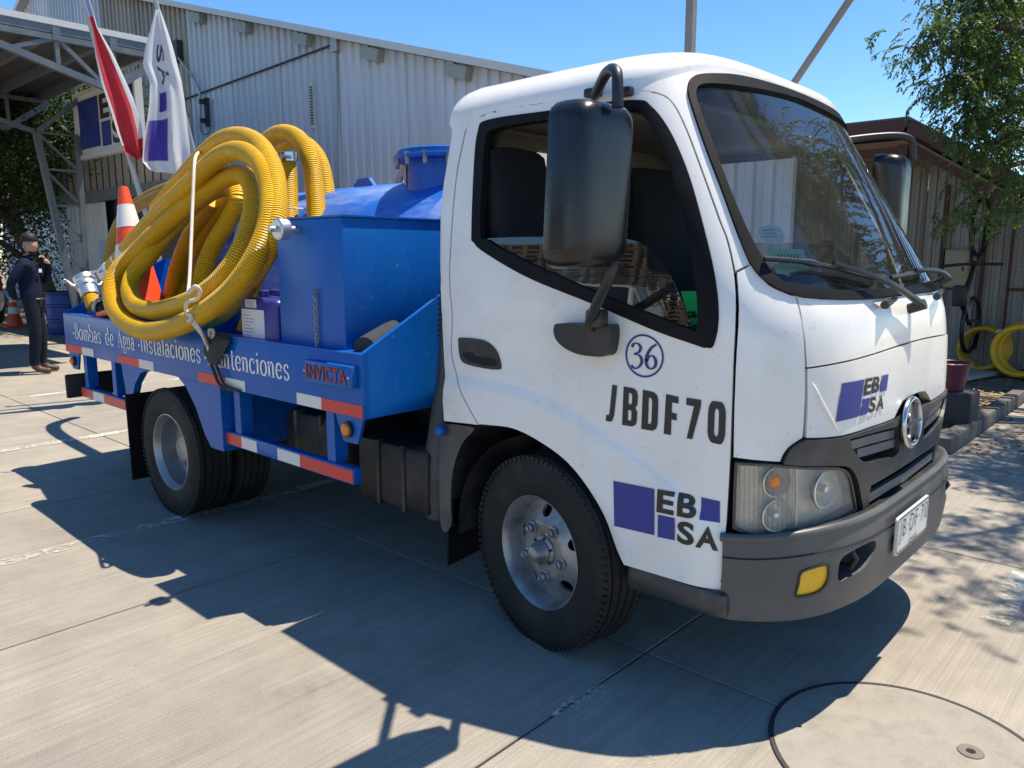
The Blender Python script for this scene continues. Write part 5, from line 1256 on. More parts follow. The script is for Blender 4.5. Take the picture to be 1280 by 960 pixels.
# ---- poles behind
up = thing('utility_pole', 'upright square steel pole rising behind the truck roof', 'pole', (hit(863.5, 30, 'y', 9.6).x, 9.6, 0))
box2('pole_shaft', (-.07, -.07, 0), (.07, .07, 9), pm('pole_grey', (.22, .21, .20), .7, var=.15), up); box2('pole_foot', (-.25, -.25, 0), (.25, .25, .15), KERB, up)
a, b = hit(995, 100, 'y', 10.5), hit(1062, 0, 'y', 10.5); dv = b-a; f0 = a-dv*(a.z/dv.z); t1 = b+dv*1.6
br = thing('brace_pole', 'slender leaning metal pole behind the cab roof', 'pole', tuple(f0)); tube('brace_shaft', [(0, 0, 0), tuple(t1-f0)], .062, pm('brace_grey', (.24, .22, .19), .6, .1, var=.2), br, 10); lathe('brace_foot', [(.2, 0), (.2, .1), (.1, .16), (0, .16)], KERB, br, 16)
# ================================================================== LOAD ON THE BED
def hose_mat(name, c, pitch=.0115):
    m = bpy.data.materials.new(name); m.use_nodes = True; t = m.node_tree; L = t.links.new; b = t.nodes['Principled BSDF']
    uv = nd(t, 'ShaderNodeTexCoord'); sp_ = nd(t, 'ShaderNodeSeparateXYZ'); L(uv.outputs['UV'], sp_.inputs[0])
    mu = nd(t, 'ShaderNodeMath', operation='MULTIPLY'); mu.inputs[1].default_value = 2*pi/pitch; L(sp_.outputs[1], mu.inputs[0]); si = nd(t, 'ShaderNodeMath', operation='SINE'); L(mu.outputs[0], si.inputs[0])
    n = nd(t, 'ShaderNodeTexNoise', Scale=7, Detail=6); L(uv.outputs['Object'], n.inputs['Vector'])
    r = nd(t, 'ShaderNodeValToRGB'); r.color_ramp.elements[0].position = .3; r.color_ramp.elements[0].color = c4([x*.8 for x in c]); r.color_ramp.elements[1].position = .65; r.color_ramp.elements[1].color = c4(c); L(n.outputs[0], r.inputs[0])
    mr = nd(t, 'ShaderNodeMapRange'); mr.inputs[1].default_value = -1; mr.inputs[3].default_value = .74; mr.inputs[4].default_value = 1.05; L(si.outputs[0], mr.inputs[0])  # shade of the grooves between ribs is put into the colour
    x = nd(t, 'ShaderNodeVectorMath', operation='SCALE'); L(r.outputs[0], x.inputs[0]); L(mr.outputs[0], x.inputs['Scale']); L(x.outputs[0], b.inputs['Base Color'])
    b.inputs['Roughness'].default_value = .4; b.inputs['Specular IOR Level'].default_value = .35; b.inputs['Subsurface Weight'].default_value = .15; b.inputs['Subsurface Radius'].default_value = (.03, .015, .002)
    bp = nd(t, 'ShaderNodeBump', Strength=1, Distance=.004); L(si.outputs[0], bp.inputs['Height']); L(bp.outputs[0], b.inputs['Normal']); return m
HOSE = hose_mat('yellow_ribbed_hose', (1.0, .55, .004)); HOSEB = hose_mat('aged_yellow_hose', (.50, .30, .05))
def hp(L): return [hit(u, v, 'y', y) for u, v, y in L]
HR = .0505
h1 = thing('suction_hose', 'big coil of yellow ribbed suction hose roped over the blue bed side', 'hose', (-2.6, -.8, .86))
def rel(P, o): o = Vector(o.location); return [p-o for p in P]
MAIN = [(141, 334, -.90), (168, 301, -.92), (206, 260, -.92), (241, 227, -.90), (273, 197, -.88), (300, 189, -.88), (325, 204, -.90), (337, 236, -.94), (336, 277, -1.0), (320, 320, -1.07), (291, 361, -1.14), (256, 390, -1.19), (221, 408, -1.21), (184, 414, -1.22), (157, 402, -1.20), (142, 382, -1.17), (140, 357, -1.13), (149, 337, -1.08), (168, 318, -1.02), (196, 290, -.97),
        (227, 262, -.90), (256, 240, -.84), (283, 222, -.80), (303, 219, -.80), (315, 232, -.84), (317, 258, -.90), (309, 294, -.98), (292, 330, -1.06), (265, 360, -1.12), (232, 379, -1.15), (196, 388, -1.16), (172, 383, -1.15), (163, 366, -1.11), (167, 345, -1.06), (184, 322, -.99), (210, 290, -.90), (240, 258, -.80), (268, 238, -.72), (290, 236, -.68), (297, 250, -.70), (286, 276, -.72), (268, 305, -.76), (255, 340, -.82), (250, 380, -.88)]
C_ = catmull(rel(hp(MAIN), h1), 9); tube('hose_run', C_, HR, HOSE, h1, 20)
OUT = [(196, 262, -.72), (226, 226, -.74), (254, 195, -.76), (277, 176, -.78), (301, 171, -.80), (324, 182, -.83), (341, 212, -.88), (346, 253, -.94), (341, 297, -1.0), (322, 336, -1.0), (300, 368, -.97), (276, 392, -.92), (250, 402, -.88)]
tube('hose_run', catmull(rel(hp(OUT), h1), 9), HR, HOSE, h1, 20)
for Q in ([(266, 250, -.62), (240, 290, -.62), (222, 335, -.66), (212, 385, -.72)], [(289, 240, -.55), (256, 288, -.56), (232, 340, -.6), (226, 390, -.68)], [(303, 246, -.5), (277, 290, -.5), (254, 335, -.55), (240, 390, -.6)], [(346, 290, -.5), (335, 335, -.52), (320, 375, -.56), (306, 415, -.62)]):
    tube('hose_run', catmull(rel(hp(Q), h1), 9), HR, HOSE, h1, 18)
# end coupling on the coil
def camlock(parent, P, d, r, ring=.0):
    d = d.normalized(); Mx = Matrix.Translation(P) @ d.to_track_quat('Z', 'Y').to_matrix().to_4x4()
    c_ = lathe('cam_coupling', [(r*.95, -.02), (r*1.02, 0), (r*1.02, .05), (r*1.18, .055), (r*1.2, .075), (r*1.08, .09), (r*1.22, .10), (r*1.22, .135), (r*1.0, .138), (r*.98, .02), (r*.9, -.02)], ALU, parent, 28, Mx, 30, open_=True)
    for s in (1, -1):
        tube('coupling_lever', [Mx @ Vector((s*r*1.2, 0, .07)), Mx @ Vector((s*r*1.5, 0, .075)), Mx @ Vector((s*r*2.0, .01, .11))], lambda t: .011-.004*t, ALU, parent, 8)
        tube('lever_ring', [Mx @ Vector((s*(r*2.15+.014*cos(a*pi/5)), .014*sin(a*pi/5), .115)) for a in range(10)], .003, ALU, parent, 5, True)
    return c_
P0, P1 = C_[0], C_[3]; camlock(h1, P0, P0-P1, HR)
lathe('hose_clamp', [(HR*1.03, 0), (HR*1.06, .002), (HR*1.06, .022), (HR*1.03, .024)], ALU, h1, 24, Matrix.Translation(C_[4]) @ (P0-P1).to_track_quat('Z', 'Y').to_matrix().to_4x4(), open_=True)
h2 = thing('suction_hose', 'yellow ribbed hose arched upright beside the tank with a steel clamp', 'hose', (-2.2, -.3, .86))
tube('hose_run', catmull(rel(hp([(322, 250, -.38), (325, 205, -.37), (334, 178, -.36), (352, 167, -.36), (372, 173, -.36), (386, 195, -.37), (393, 232, -.38), (396, 280, -.42)]), h2), 9), HR*1.02, HOSE, h2, 20)
tube('hose_run', catmull(rel(hp([(345, 190, -.16), (362, 178, -.14), (384, 182, -.14), (400, 203, -.15), (408, 240, -.17), (410, 290, -.22)]), h2), 9), HR, HOSE, h2, 18)
E_ = catmull(rel(hp([(359, 196, -.50), (361, 225, -.50), (362, 255, -.52), (362, 290, -.55)]), h2), 6); tube('hose_run', E_, HR*.92, HOSE, h2, 18)
dv = (E_[0]-E_[3]).normalized(); Mx = Matrix.Translation(E_[0]-dv*.03) @ dv.to_track_quat('Z', 'Y').to_matrix().to_4x4()
lathe('steel_clamp', [(HR*.95, 0), (HR*1.12, .004), (HR*1.12, .05), (HR*.95, .055), (HR*.8, .03)], CHROME, h2, 28, Mx, 30, open_=True); box('clamp_screw', Mx @ Vector((HR*1.2, 0, .025)), (.03, .05, .02), STEEL, h2, None, .004)
tube('tie_string', catmull(rel(hp([(346, 258, -.60), (362, 260, -.58), (380, 261, -.46), (400, 264, -.34), (410, 262, -.3)]), h2), 5), .004, pm('string', (.7, .7, .66), .8), h2, 6)
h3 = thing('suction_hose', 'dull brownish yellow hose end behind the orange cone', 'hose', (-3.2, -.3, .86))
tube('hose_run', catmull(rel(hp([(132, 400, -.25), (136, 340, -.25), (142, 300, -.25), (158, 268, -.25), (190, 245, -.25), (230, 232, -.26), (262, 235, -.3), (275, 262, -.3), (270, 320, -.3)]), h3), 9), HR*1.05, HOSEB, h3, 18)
c2 = thing('hose_coupling', 'open aluminium cam coupling lying on the rear edge of the bed', 'coupling', (-4.05, -.9, 1.2))
A, B = hit(118, 385, 'x', -3.95), hit(106, 350, 'x', -4.1); A, B = rel([A, B], c2)
tube('hose_stub', [A, A.lerp(B, .6)], HR*.95, HOSE, c2, 18); camlock(c2, A.lerp(B, .5), B-A, HR*1.15)
hb = thing('black_hose', 'short black corrugated hose end beside the coil', 'hose', (-3.7, -.98, .9))
Q = rel(hp([(128, 384, -1.0), (142, 390, -.98), (165, 398, -.9)]), hb); tube('black_hose_run', catmull(Q, 6), lambda t: .045+.004*sin(t*60), RUBBER, hb, 16)
lathe('hose_collar', [(.05, 0), (.056, .005), (.056, .03), (.05, .035)], STEEL, hb, 20, Matrix.Translation(Q[0]) @ (Q[0]-Q[1]).to_track_quat('Z', 'Y').to_matrix().to_4x4(), open_=True)
# rope, its knot and the black strap over the bed side
ROPE = pm('white_rope', (.66, .62, .55), .9, var=.15, scale=60, bump=.5, bscale=200)
rp = thing('rope', 'white rope lashing the yellow coil down to the bed side', 'rope', (-2.5, -1.1, .9))
tube('rope_line', catmull(rel(hp([(252, 190, -.78), (246, 193, -.86), (243, 206, -.95), (241, 250, -1.02), (239, 300, -1.10), (237, 345, -1.18), (235, 366, -1.23)]), rp), 6), .0085, ROPE, rp, 8)
tube('rope_knot', catmull(rel(hp([(235, 366, -1.23), (244, 358, -1.24), (250, 364, -1.22), (246, 374, -1.22), (234, 378, -1.24), (233, 390, -1.24), (240, 396, -1.25), (236, 402, -1.25)]), rp), 6), .0095, ROPE, rp, 8)
for Q in ([(236, 396, -1.24), (246, 410, -1.22), (256, 424, -1.16), (262, 440, -1.13)], [(240, 396, -1.24), (250, 412, -1.21), (258, 430, -1.15)], [(262, 420, -1.13), (262, 412, -1.14), (267, 415, -1.13), (264, 432, -1.125), (268, 450, -1.125)]):
    tube('rope_tail', catmull(rel(hp(Q), rp), 6), .0085, ROPE, rp, 8)
STRAP = pm('dark_webbing', (.035, .036, .036), .85, var=.3, scale=25)
stp_ = thing('ratchet_strap', 'dark webbing strap slung over the bed side below the rope', 'strap', (-2.4, -1.1, .9))
def sheet(name, rows, m, parent, off=.006):
    V, Fc = [], []; n = len(rows[0])
    for r_ in rows: V += r_
    for i in range(len(rows)-1):
        for k in range(n-1): Fc.append((i*n+k, i*n+k+1, (i+1)*n+k+1, (i+1)*n+k))
    o = mobj(name, V, Fc, m, parent, 60); md = o.modifiers.new('thickness', 'SOLIDIFY'); md.thickness = off; return o
R1 = [(262, 414, -1.10), (256, 424, -1.13), (254, 440, -1.135), (262, 456, -1.14)]; R2 = [(276, 416, -1.10), (272, 424, -1.14), (269, 440, -1.15), (270, 456, -1.15)]; R3 = [(288, 420, -1.10), (287, 426, -1.125), (280, 440, -1.13), (273, 456, -1.13)]
sheet('strap_pad', [rel(hp(r_), stp_) for r_ in (R1, R2, R3)], STRAP, stp_)
for dx in (0, 6): tube('strap_tail', catmull(rel(hp([(262+dx, 450, -1.125), (268+dx, 466, -1.125), (274+dx, 480, -1.122), (284+dx, 486, -1.118), (300, 489, -1.115)]), stp_), 5), .008, STRAP, stp_, 6)
# jerrycan
jc = hit(323, 425, 'y', -1.045); jr = thing('jerrycan', 'violet blue plastic jerrycan with white label beside the blue tool box', 'jerrycan', (jc.x, -.945, .842))
JB = pm('jerrycan_plastic', (.035, .035, .23), .35, var=.15, scale=8)
zt_ = hit(320, 368, 'y', -1.045).z-.842; jw = (hit(345, 400, 'y', -1.045)-hit(300, 400, 'y', -1.045)).x
bm = bmesh.new(); bbox(bm, (0, 0, zt_/2-.01), (jw*.98, .2, zt_-.02), None, .03, 3); bobj('can_body', bm, JB, jr, 40)
box('can_handle', (0.02, 0, zt_+.005), (.12, .03, .03), JB, jr, None, .012); lathe('can_cap', [(.03, 0), (.03, .03), (.024, .034), (0, .034)], JB, jr, 18, T_(-.10, 0, zt_-.02))
LBL = pm('label_white', (.68, .68, .70), .5, var=.05)
lb_ = box2('can_label', (-jw*.42, -.1035, zt_*.50), (jw*.2, -.1005, zt_*.83), LBL, jr); box2('can_label', (-jw*.30, -.1035, zt_*.85), (jw*.0, -.1005, zt_*.94), LBL, jr)
PG_ = pm('label_print', (.25, .26, .34), .6)
for k in range(7): box2('label_line', (-jw*.38, -.1045, zt_*(.53+.038*k)), (-jw*.38+jw*(.3 if k % 3 else .2), -.1035, zt_*(.538+.038*k)), PG_, lb_)
for k in range(3): box2('label_line', (-jw*.26, -.1045, zt_*(.865+.022*k)), (-jw*.04, -.1035, zt_*(.872+.022*k)), PG_, lb_)
# grey foam roll in the corner of the bed
fr_ = thing('foam_roll', 'grey rolled foam lying in the front corner of the bed', 'roll', (-.9, -.95, .87)); A, B = hit(456, 436, 'y', -1.04), hit(492, 414, 'y', -.80)
A, B = rel([A, B], fr_); tube('foam_roll_body', [A, A.lerp(B, .3), B], .05, pm('foam_grey', (.03, .034, .045), .95, var=.2, scale=20), fr_, 16)
# traffic cones
ORANGE = pm('cone_orange', (.80, .07, .012), .5, var=.08, scale=10, dirt=((.35, .08, .03), .3, 8)); CWH = pm('cone_band', (.72, .70, .68), .45, var=.06, scale=30)
def cone(label, loc, h, tilt=None, base=True):
    c_ = thing('traffic_cone', label, 'cone', loc); r0, r1 = h*.19, h*.035; R = lambda t: r0+(r1-r0)*t; q = []
    if tilt: c_.rotation_mode = 'QUATERNION'; c_.rotation_quaternion = Vector((0, 0, 1)).rotation_difference(Vector(tilt))
    bz = .05*h
    lathe('cone_body', [(R(0), bz)]+[(R(t/12), bz+(h-bz)*t/12) for t in range(1, 12)]+[(r1, h), (r1*.6, h+.004)], ORANGE, c_, 32, None, 30)
    for a, b in ((.34, .52), (.66, .85)): lathe('cone_sleeve', [(R(a)+.002, bz+(h-bz)*a), (R(b)+.002, bz+(h-bz)*b)], CWH, c_, 32, None, 30, open_=True)
    box('cone_base', (0, 0, bz/2), (h*.5, h*.5, bz), ORANGE if base else RUBBER, c_, None, bz*.3)
    return c_
Pt, Pb = hit(154, 234, 'x', -3.55), hit(176, 392, 'x', -3.42); dvv = Pt-Pb; hh = dvv.length
stow = box2('stow_locker', (-4.0, -.9, .84), (-2.95, -.45, Pb.z-.01), BLUE, truck)
cone('orange cone with one tall white band leaning on the truck bed', Pb, hh, dvv.normalized())
cone('small orange cone standing on shaded concrete behind the man', hit(19, 409, 'z', 0), .76)
# ================================================================== FLAGS
FXP = -6.3
def flag(name, label, rows, m, n=14, wav=.05, cat='flag', foot=None, polepx=None):
    """rows: (left px, right px) from the top; the cloth hangs in folds from a leaning pole"""
    f = thing(name, label, cat, foot); fl = Vector(foot)
    def fn(a, b):
        k = min(len(rows)-2, max(0, int(b*(len(rows)-1)))); t = b*(len(rows)-1)-k
        (l0, r0), (l1, r1) = rows[k], rows[k+1]; u0 = l0[0]+(l1[0]-l0[0])*t, l0[1]+(l1[1]-l0[1])*t; u1 = r0[0]+(r1[0]-r0[0])*t, r0[1]+(r1[1]-r0[1])*t
        P = hit(u0[0]+(u1[0]-u0[0])*a, u0[1]+(u1[1]-u0[1])*a, 'x', FXP+.18); w_ = wav*(.3+b)
        P = P+Vector((1, -.3, 0))*(w_*sin(a*9+b*3)+.4*w_*sin(a*19-b*5)); return P-fl
    V, Fc, UV = [], [], []; nb = 40
    for j in range(nb+1):
        for i in range(n+1): V.append(fn(i/n, j/nb)); UV.append((i/n, j/nb))
    for j in range(nb):
        for i in range(n): q = j*(n+1)+i; Fc.append((q, q+1, q+n+2, q+n+1))
    cl = mobj('flag_cloth', V, Fc, m, f, 80, uv=UV)
    a, b = [hit(u, v, 'x', FXP) for u, v in polepx]; d = b-a; g0 = a-d*(a.z/d.z)
    tube('flag_pole', [g0-fl, b+d*.25-fl], lambda t: .032-.012*t, GALV, f, 12); lathe('pole_socket', [(.16, 0), (.16, .03), (.06, .04), (.055, .3), (0, .3)], GALV, f, 18, T_(*(g0-fl)))
    lathe('pole_finial', [(.02, 0), (.035, .03), (.02, .06), (0, .065)], GALV, f, 12, T_(*(b+d*.25-fl)))
    return f, cl, fn
def footof(polepx):
    a, b = [hit(u, v, 'x', FXP) for u, v in polepx]; d = b-a; return tuple(a-d*(a.z/d.z))
def cloth(name, c, tr=.35):
    m = bpy.data.materials.new(name); m.use_nodes = True; t = m.node_tree; L = t.links.new; o = t.nodes['Material Output']; b = t.nodes['Principled BSDF']; b.inputs['Roughness'].default_value = .85; b.inputs['Sheen Weight'].default_value = .2
    tl = nd(t, 'ShaderNodeBsdfTranslucent'); mx = nd(t, 'ShaderNodeMixShader'); mx.inputs[0].default_value = tr
    if isinstance(c, list):
        uv = nd(t, 'ShaderNodeTexCoord'); sp_ = nd(t, 'ShaderNodeSeparateXYZ'); L(uv.outputs['UV'], sp_.inputs[0])
        r = nd(t, 'ShaderNodeValToRGB'); r.color_ramp.interpolation = 'CONSTANT'; el = r.color_ramp.elements
        while len(el) < len(c): el.new(.5)
        for e, (p, q) in zip(el, c): e.position = p; e.color = c4(q)
        # stripes run along the length of the hanging cloth, slanting a little
        k = nd(t, 'ShaderNodeMath', operation='MULTIPLY_ADD'); k.inputs[1].default_value = .0; L(sp_.outputs[1], k.inputs[0]); L(sp_.outputs[0], k.inputs[2]); L(k.outputs[0], r.inputs[0])
        top = nd(t, 'ShaderNodeMath', operation='LESS_THAN'); top.inputs[1].default_value = .2; L(sp_.outputs[1], top.inputs[0]); m2 = nd(t, 'ShaderNodeMix', data_type='RGBA'); m2.inputs[7].default_value = (.40, .42, .62, 1); L(top.outputs[0], m2.inputs[0]); L(r.outputs[0], m2.inputs[6])
        bt = nd(t, 'ShaderNodeMath', operation='GREATER_THAN'); bt.inputs[1].default_value = .83; L(sp_.outputs[1], bt.inputs[0]); m3 = nd(t, 'ShaderNodeMix', data_type='RGBA'); m3.inputs[7].default_value = (.55, .02, .035, 1); L(bt.outputs[0], m3.inputs[0]); L(m2.outputs[2], m3.inputs[6]); src = m3.outputs[2]
        L(src, b.inputs['Base Color']); L(src, tl.inputs[0])
    else: b.inputs['Base Color'].default_value = c4(c); tl.inputs[0].default_value = c4(c)
    L(b.outputs[0], mx.inputs[1]); L(tl.outputs[0], mx.inputs[2]); L(mx.outputs[0], o.inputs[0]); return m
REDF = cloth('red_flag_cloth', [(0, (.62, .62, .64)), (.10, (.62, .03, .045)), (.78, (.66, .66, .67))]); WHF = cloth('white_flag_cloth', (.70, .71, .74))
pr = [(178, 252), (104, 2)]
flag('flag', 'red and white national flag hanging limp from a leaning pole', [((99, -25), (108, -25)), ((103, 0), (112, -2)), ((115, 36), (122, 34)), ((119, 70), (141, 66)), ((127, 105), (158, 102)), ((138, 138), (171, 132)), ((147, 168), (178, 160)), ((156, 191), (179, 178)), ((172, 200), (178, 196))], REDF, 12, .02, foot=footof(pr), polepx=pr)
pw = [(246, 205), (199, 18)]
fw, cl, fn = flag('flag', 'white flag with violet block and dark letters hanging from a leaning pole', [((194, 12), (200, 12)), ((189, 32), (207, 30)), ((181, 62), (217, 60)), ((178, 82), (222, 78)), ((187, 104), (228, 100)), ((186, 130), (232, 124)), ((182, 158), (235, 152)), ((178, 185), (238, 182)), ((177, 203), (241, 210)), ((186, 212), (236, 222))], WHF, 18, .06, foot=footof(pw), polepx=pw)
VIO = cloth('violet_print', (.10, .07, .42), .3); INKF = cloth('faded_black_print', (.09, .06, .06), .2)
def fgrid(a0, b0, a1, b1, n=10): return [(a0+(a1-a0)*i/n, b0+(b1-b0)*j/n) for j in range(n+1) for i in range(n+1)], [(j*(n+1)+i, j*(n+1)+i+1, (j+1)*(n+1)+i+1, (j+1)*(n+1)+i) for j in range(n) for i in range(n)]
def fdecal(VF, m):
    W_ = []
    for a, b in VF[0]:
        e = .004; n = (fn(a+e, b)-fn(a-e, b)).cross(fn(a, b-e)-fn(a, b+e)).normalized(); W_.append(fn(a, b)+n*.006)
    mobj('flag_print', W_, VF[1], m, cl, 60)
fdecal(fgrid(.04, .64, .52, .865), VIO); fdecal(fgrid(.30, .50, .50, .60), VIO)
for t_, b0, b1 in (('S', .20, .32), ('A', .34, .46)):
    V_, F_ = text_data(t_, 1, .02); V_ = fit(V_, 0, 0, 1, 1); fdecal(([(.42+.22*y, b0+(b1-b0)*x) for x, y in V_], F_), INKF)
# ================================================================== PERSON
def skinbody(name, J, E_, root=0):
    """one continuous body grown round a jointed skeleton. J: (x, y, z, rx, ry)"""
    me = bpy.data.meshes.new(name); me.from_pydata([j[:3] for j in J], E_, []); o = bpy.data.objects.new(name, me); COL.objects.link(o)
    o.modifiers.new('s', 'SKIN'); me.skin_vertices[0].data[root].use_root = True
    for i, j in enumerate(J): me.skin_vertices[0].data[i].radius = (j[3], j[4])
    o.modifiers['s'].use_smooth_shade = True; sb = o.modifiers.new('d', 'SUBSURF'); sb.levels = 2; sb.render_levels = 2
    dg = bpy.context.evaluated_depsgraph_get(); ev = o.evaluated_get(dg); m2 = bpy.data.meshes.new_from_object(ev); bpy.data.objects.remove(o); return m2
SKIN = pm('skin', (.40, .235, .165), .55, var=.06); NAVYC = pm('navy_jacket', (.006, .011, .034), .9, var=.25, scale=9, bump=.6, bscale=14, spec=.2); TROU = pm('charcoal_trousers', (.011, .015, .024), .9, var=.3, scale=7, spec=.2, bump=.7, bscale=10, stretch=(1, 1, .5)); BOOT = pm('brown_boots', (.09, .045, .032), .6, var=.25, scale=12); HAIR = pm('black_hair', (.012, .010, .009), .7)
mp_ = hit(50, 466, 'z', 0)
man_ = thing('person', 'man in navy jacket and dark trousers standing with one hand at his chin', 'person', (mp_.x, mp_.y, 0), radians(62))
J = [(0, 0, .94, .15, .14), (-.01, 0, 1.10, .15, .135), (-.03, 0, 1.27, .17, .14), (-.03, 0, 1.39, .15, .12), (-.005, 0, 1.47, .062, .062), (.015, 0, 1.53, .055, .055),
     (0, -.10, .88, .098, .098), (.02, -.115, .50, .080, .078), (-.03, -.12, .10, .064, .066), (.05, -.13, .05, .045, .05), (.17, -.14, .04, .036, .046),
     (0, .10, .88, .098, .098), (.035, .11, .50, .080, .078), (.01, .11, .10, .064, .066), (.09, .11, .05, .045, .05), (.21, .12, .04, .036, .046),
     (-.04, -.18, 1.38, .072, .072), (-.17, -.25, 1.15, .056, .056), (-.19, -.10, .99, .045, .045), (-.185, -.03, .96, .034, .03),
     (-.02, .19, 1.38, .072, .072), (.12, .24, 1.15, .056, .056), (.20, .11, 1.36, .042, .042), (.165, .05, 1.455, .028, .034)]
E_ = [(0, 1), (1, 2), (2, 3), (3, 4), (4, 5), (0, 6), (6, 7), (7, 8), (8, 9), (9, 10), (0, 11), (11, 12), (12, 13), (13, 14), (14, 15), (3, 16), (16, 17), (17, 18), (18, 19), (3, 20), (20, 21), (21, 22), (22, 23)]
bme = skinbody('body', J, E_); bm = bmesh.new(); bm.from_mesh(bme)
# head: shaped sphere turned towards the camera, joined to the neck
yawh = radians(-52); hc = Vector((.035, -.005, 1.618)); Rh = Matrix.Rotation(yawh, 3, 'Z')
g = bmesh.ops.create_uvsphere(bm, u_segments=20, v_segments=16, radius=1)
for v in g['verts']:
    x, y, z = v.co; sx, sy, sz = .098, .078, .122
    if z < -.1: k = 1+z*.28; sy *= k; sx *= (1+z*.12)
    q = Vector((x*sx, y*sy, z*sz))
    if x > .86 and -.32 < z < .12: q.x += .022*(1-abs(y)*3) if abs(y) < .3 else 0
    v.co = hc+Rh @ q
hv = set(g['verts'])
for f in bm.faces:
    c_ = f.calc_center_median(); f.smooth = True
    if all(v in hv for v in f.verts):
        l = Rh.inverted() @ (c_-hc); f.material_index = 4 if (l.z < -.062 and l.x > .02) or l.z > .095 or (l.x < -.03 and l.z > -.03) else 0
        if .012 < l.z < .03 and l.x > .06 and .02 < abs(l.y) < .05: f.material_index = 4
    elif c_.z > 1.475 or (c_.z > 1.40 and c_.x > .15): f.material_index = 0
    elif c_.z > .955: f.material_index = 0 if (c_.x < -.16 and abs(c_.y) < .07 and c_.z < 1.0) else 1
    elif c_.z > .12: f.material_index = 2
    else: f.material_index = 3
me = bpy.data.meshes.new('body'); bm.to_mesh(me); bm.free()
for m in (SKIN, NAVYC, TROU, BOOT, HAIR): me.materials.append(m)
link(bpy.data.objects.new('body', me), man_); man_.scale = (.965, .965, .965)
for s in (1, -1): lathe('ear', [(.02, 0), (.022, .006), (.012, .012), (0, .012)], SKIN, man_, 12, Matrix.Translation(hc+Rh @ Vector((-.005, .074*s, -.005))) @ (Rh @ Vector((0, s, 0))).to_track_quat('Z', 'Y').to_matrix().to_4x4() @ Matrix.Diagonal((1, 1.4, 1, 1)))
cp_ = lathe('cap', [(.104, -.01), (.108, .015), (.104, .05), (.08, .085), (.04, .1), (0, .103)], HAIR, man_, 24, Matrix.Translation(hc+Vector((-.012, 0, .064))) @ Matrix.Rotation(yawh, 4, 'Z') @ Matrix.Diagonal((1, .84, 1, 1)), 60)
for hand, pts in (('hand', [(.165, .05, 1.455)]),):
    for k in range(5):
        a = Vector(pts[0])+Vector((.0, -.012*k+.02, .015)); tube('finger', [a, a+Vector((-.02, -.03, .02)), a+Vector((-.045, -.045, .022-.004*k))], lambda t: .0095-.002*t, SKIN, man_, 7)
for k in range(5): a = Vector((-.185, -.02, .955)); tube('finger', [a+Vector((0, 0, .012*k-.03)), a+Vector((-.008, .04, .010*k-.035)), a+Vector((.005, .07-.004*abs(k-2), .010*k-.04))], lambda t: .0095-.002*t, SKIN, man_, 7)
tube('jacket_collar', [hc+Vector((-.045+.06*cos(a*pi/8), .065*sin(a*pi/8), -.135+.012*cos(a*pi/8))) for a in range(16)], .018, NAVYC, man_, 8, True)
V, Fc = [], []
box('chest_badge', (.13, -.075, 1.31), (.006, .05, .045), WINK, man_, Matrix.Rotation(radians(-25), 3, 'Z'))
tube('belt', [Vector((.158*cos(a*pi/12), .152*sin(a*pi/12), .955)) for a in range(24)], .014, INK, man_, 6, True)
# ================================================================== SMALL THINGS IN THE YARD
P = hit(78, 364, 'x', -14.3); dr = thing('plastic_drum', 'blue plastic drum beside the splayed canopy column', 'drum', (P.x, P.y, 0)); dz = P.z
lathe('drum_body', [(.26, 0), (.29, .05), (.295, dz*.3), (.31, dz*.32), (.31, dz*.36), (.295, dz*.38), (.295, dz*.64), (.31, dz*.66), (.31, dz*.70), (.295, dz*.72), (.285, dz*.93), (.26, dz)], pm('drum_blue', (.015, .05, .26), .45, var=.2), dr, 32, None, 30); lathe('drum_rim', [(.27, dz-.05), (.31, dz-.045), (.31, dz-.005), (.27, dz)], pm('drum_dark', (.015, .03, .09), .5), dr, 32, None, 30)
bk_ = thing('concrete_block', 'dark concrete block standing at the kerb under a bucket', 'block', (.06, 4.12, .05)); box('block_body', (0, 0, .155), (.42, .3, .31), pm('block_dark', (.045, .045, .045), .85, var=.3, scale=8, bump=.5, bscale=50), bk_, None, .02)
bu = thing('bucket', 'maroon plastic bucket on the dark block', 'bucket', (.06, 4.12, .36)); BUM = pm('bucket_maroon', (.11, .018, .035), .4, var=.15)
lathe('bucket_body', [(0, .0), (.11, 0), (.115, .005), (.148, .215), (.142, .215), (.108, .01), (0, .008)], BUM, bu, 32); lathe('bucket_rim', [(.142, .205), (.158, .208), (.16, .222), (.15, .228), (.142, .222)], BUM, bu, 32, open_=True); tube('bucket_handle', [(.155*cos(radians(a)), .155*sin(radians(a))*.98, .215-.06*sin(radians(a))) for a in range(0, 181, 15)], .004, STEEL, bu, 6)
# coil of garden hose standing at the shed wall
HY = pm('yellow_smooth_hose', (.74, .44, .015), .35, var=.12, scale=9)
ch_ = thing('hose_coil', 'yellow hose coil standing on edge by the shed wall', 'hose', (.02, 7.35, .08))
for k in range(6):
    r = .265+.012*(k % 3); c_ = Vector((.02+.012*k, .05*k-.12, .315)); tl = .10*k-.2
    tube('coil_turn', [c_+Vector((r*cos(a*pi/20), .18*r*sin(a*pi/20+tl)+.02*sin(a*pi/10), r*sin(a*pi/20))) for a in range(40)], .03, HY, ch_, 12, True)
c4_ = thing('hose_coil', 'shaded yellow hose coil leaning behind the standing coil', 'hose', (-.42, 7.7, .08))
for k in range(3): tube('coil_turn', [Vector((.24*cos(a*pi/20)+.02*k, .06*k-.05+.05*sin(a*pi/20), .27+.24*sin(a*pi/20))) for a in range(40)], .028, HY, c4_, 12, True)
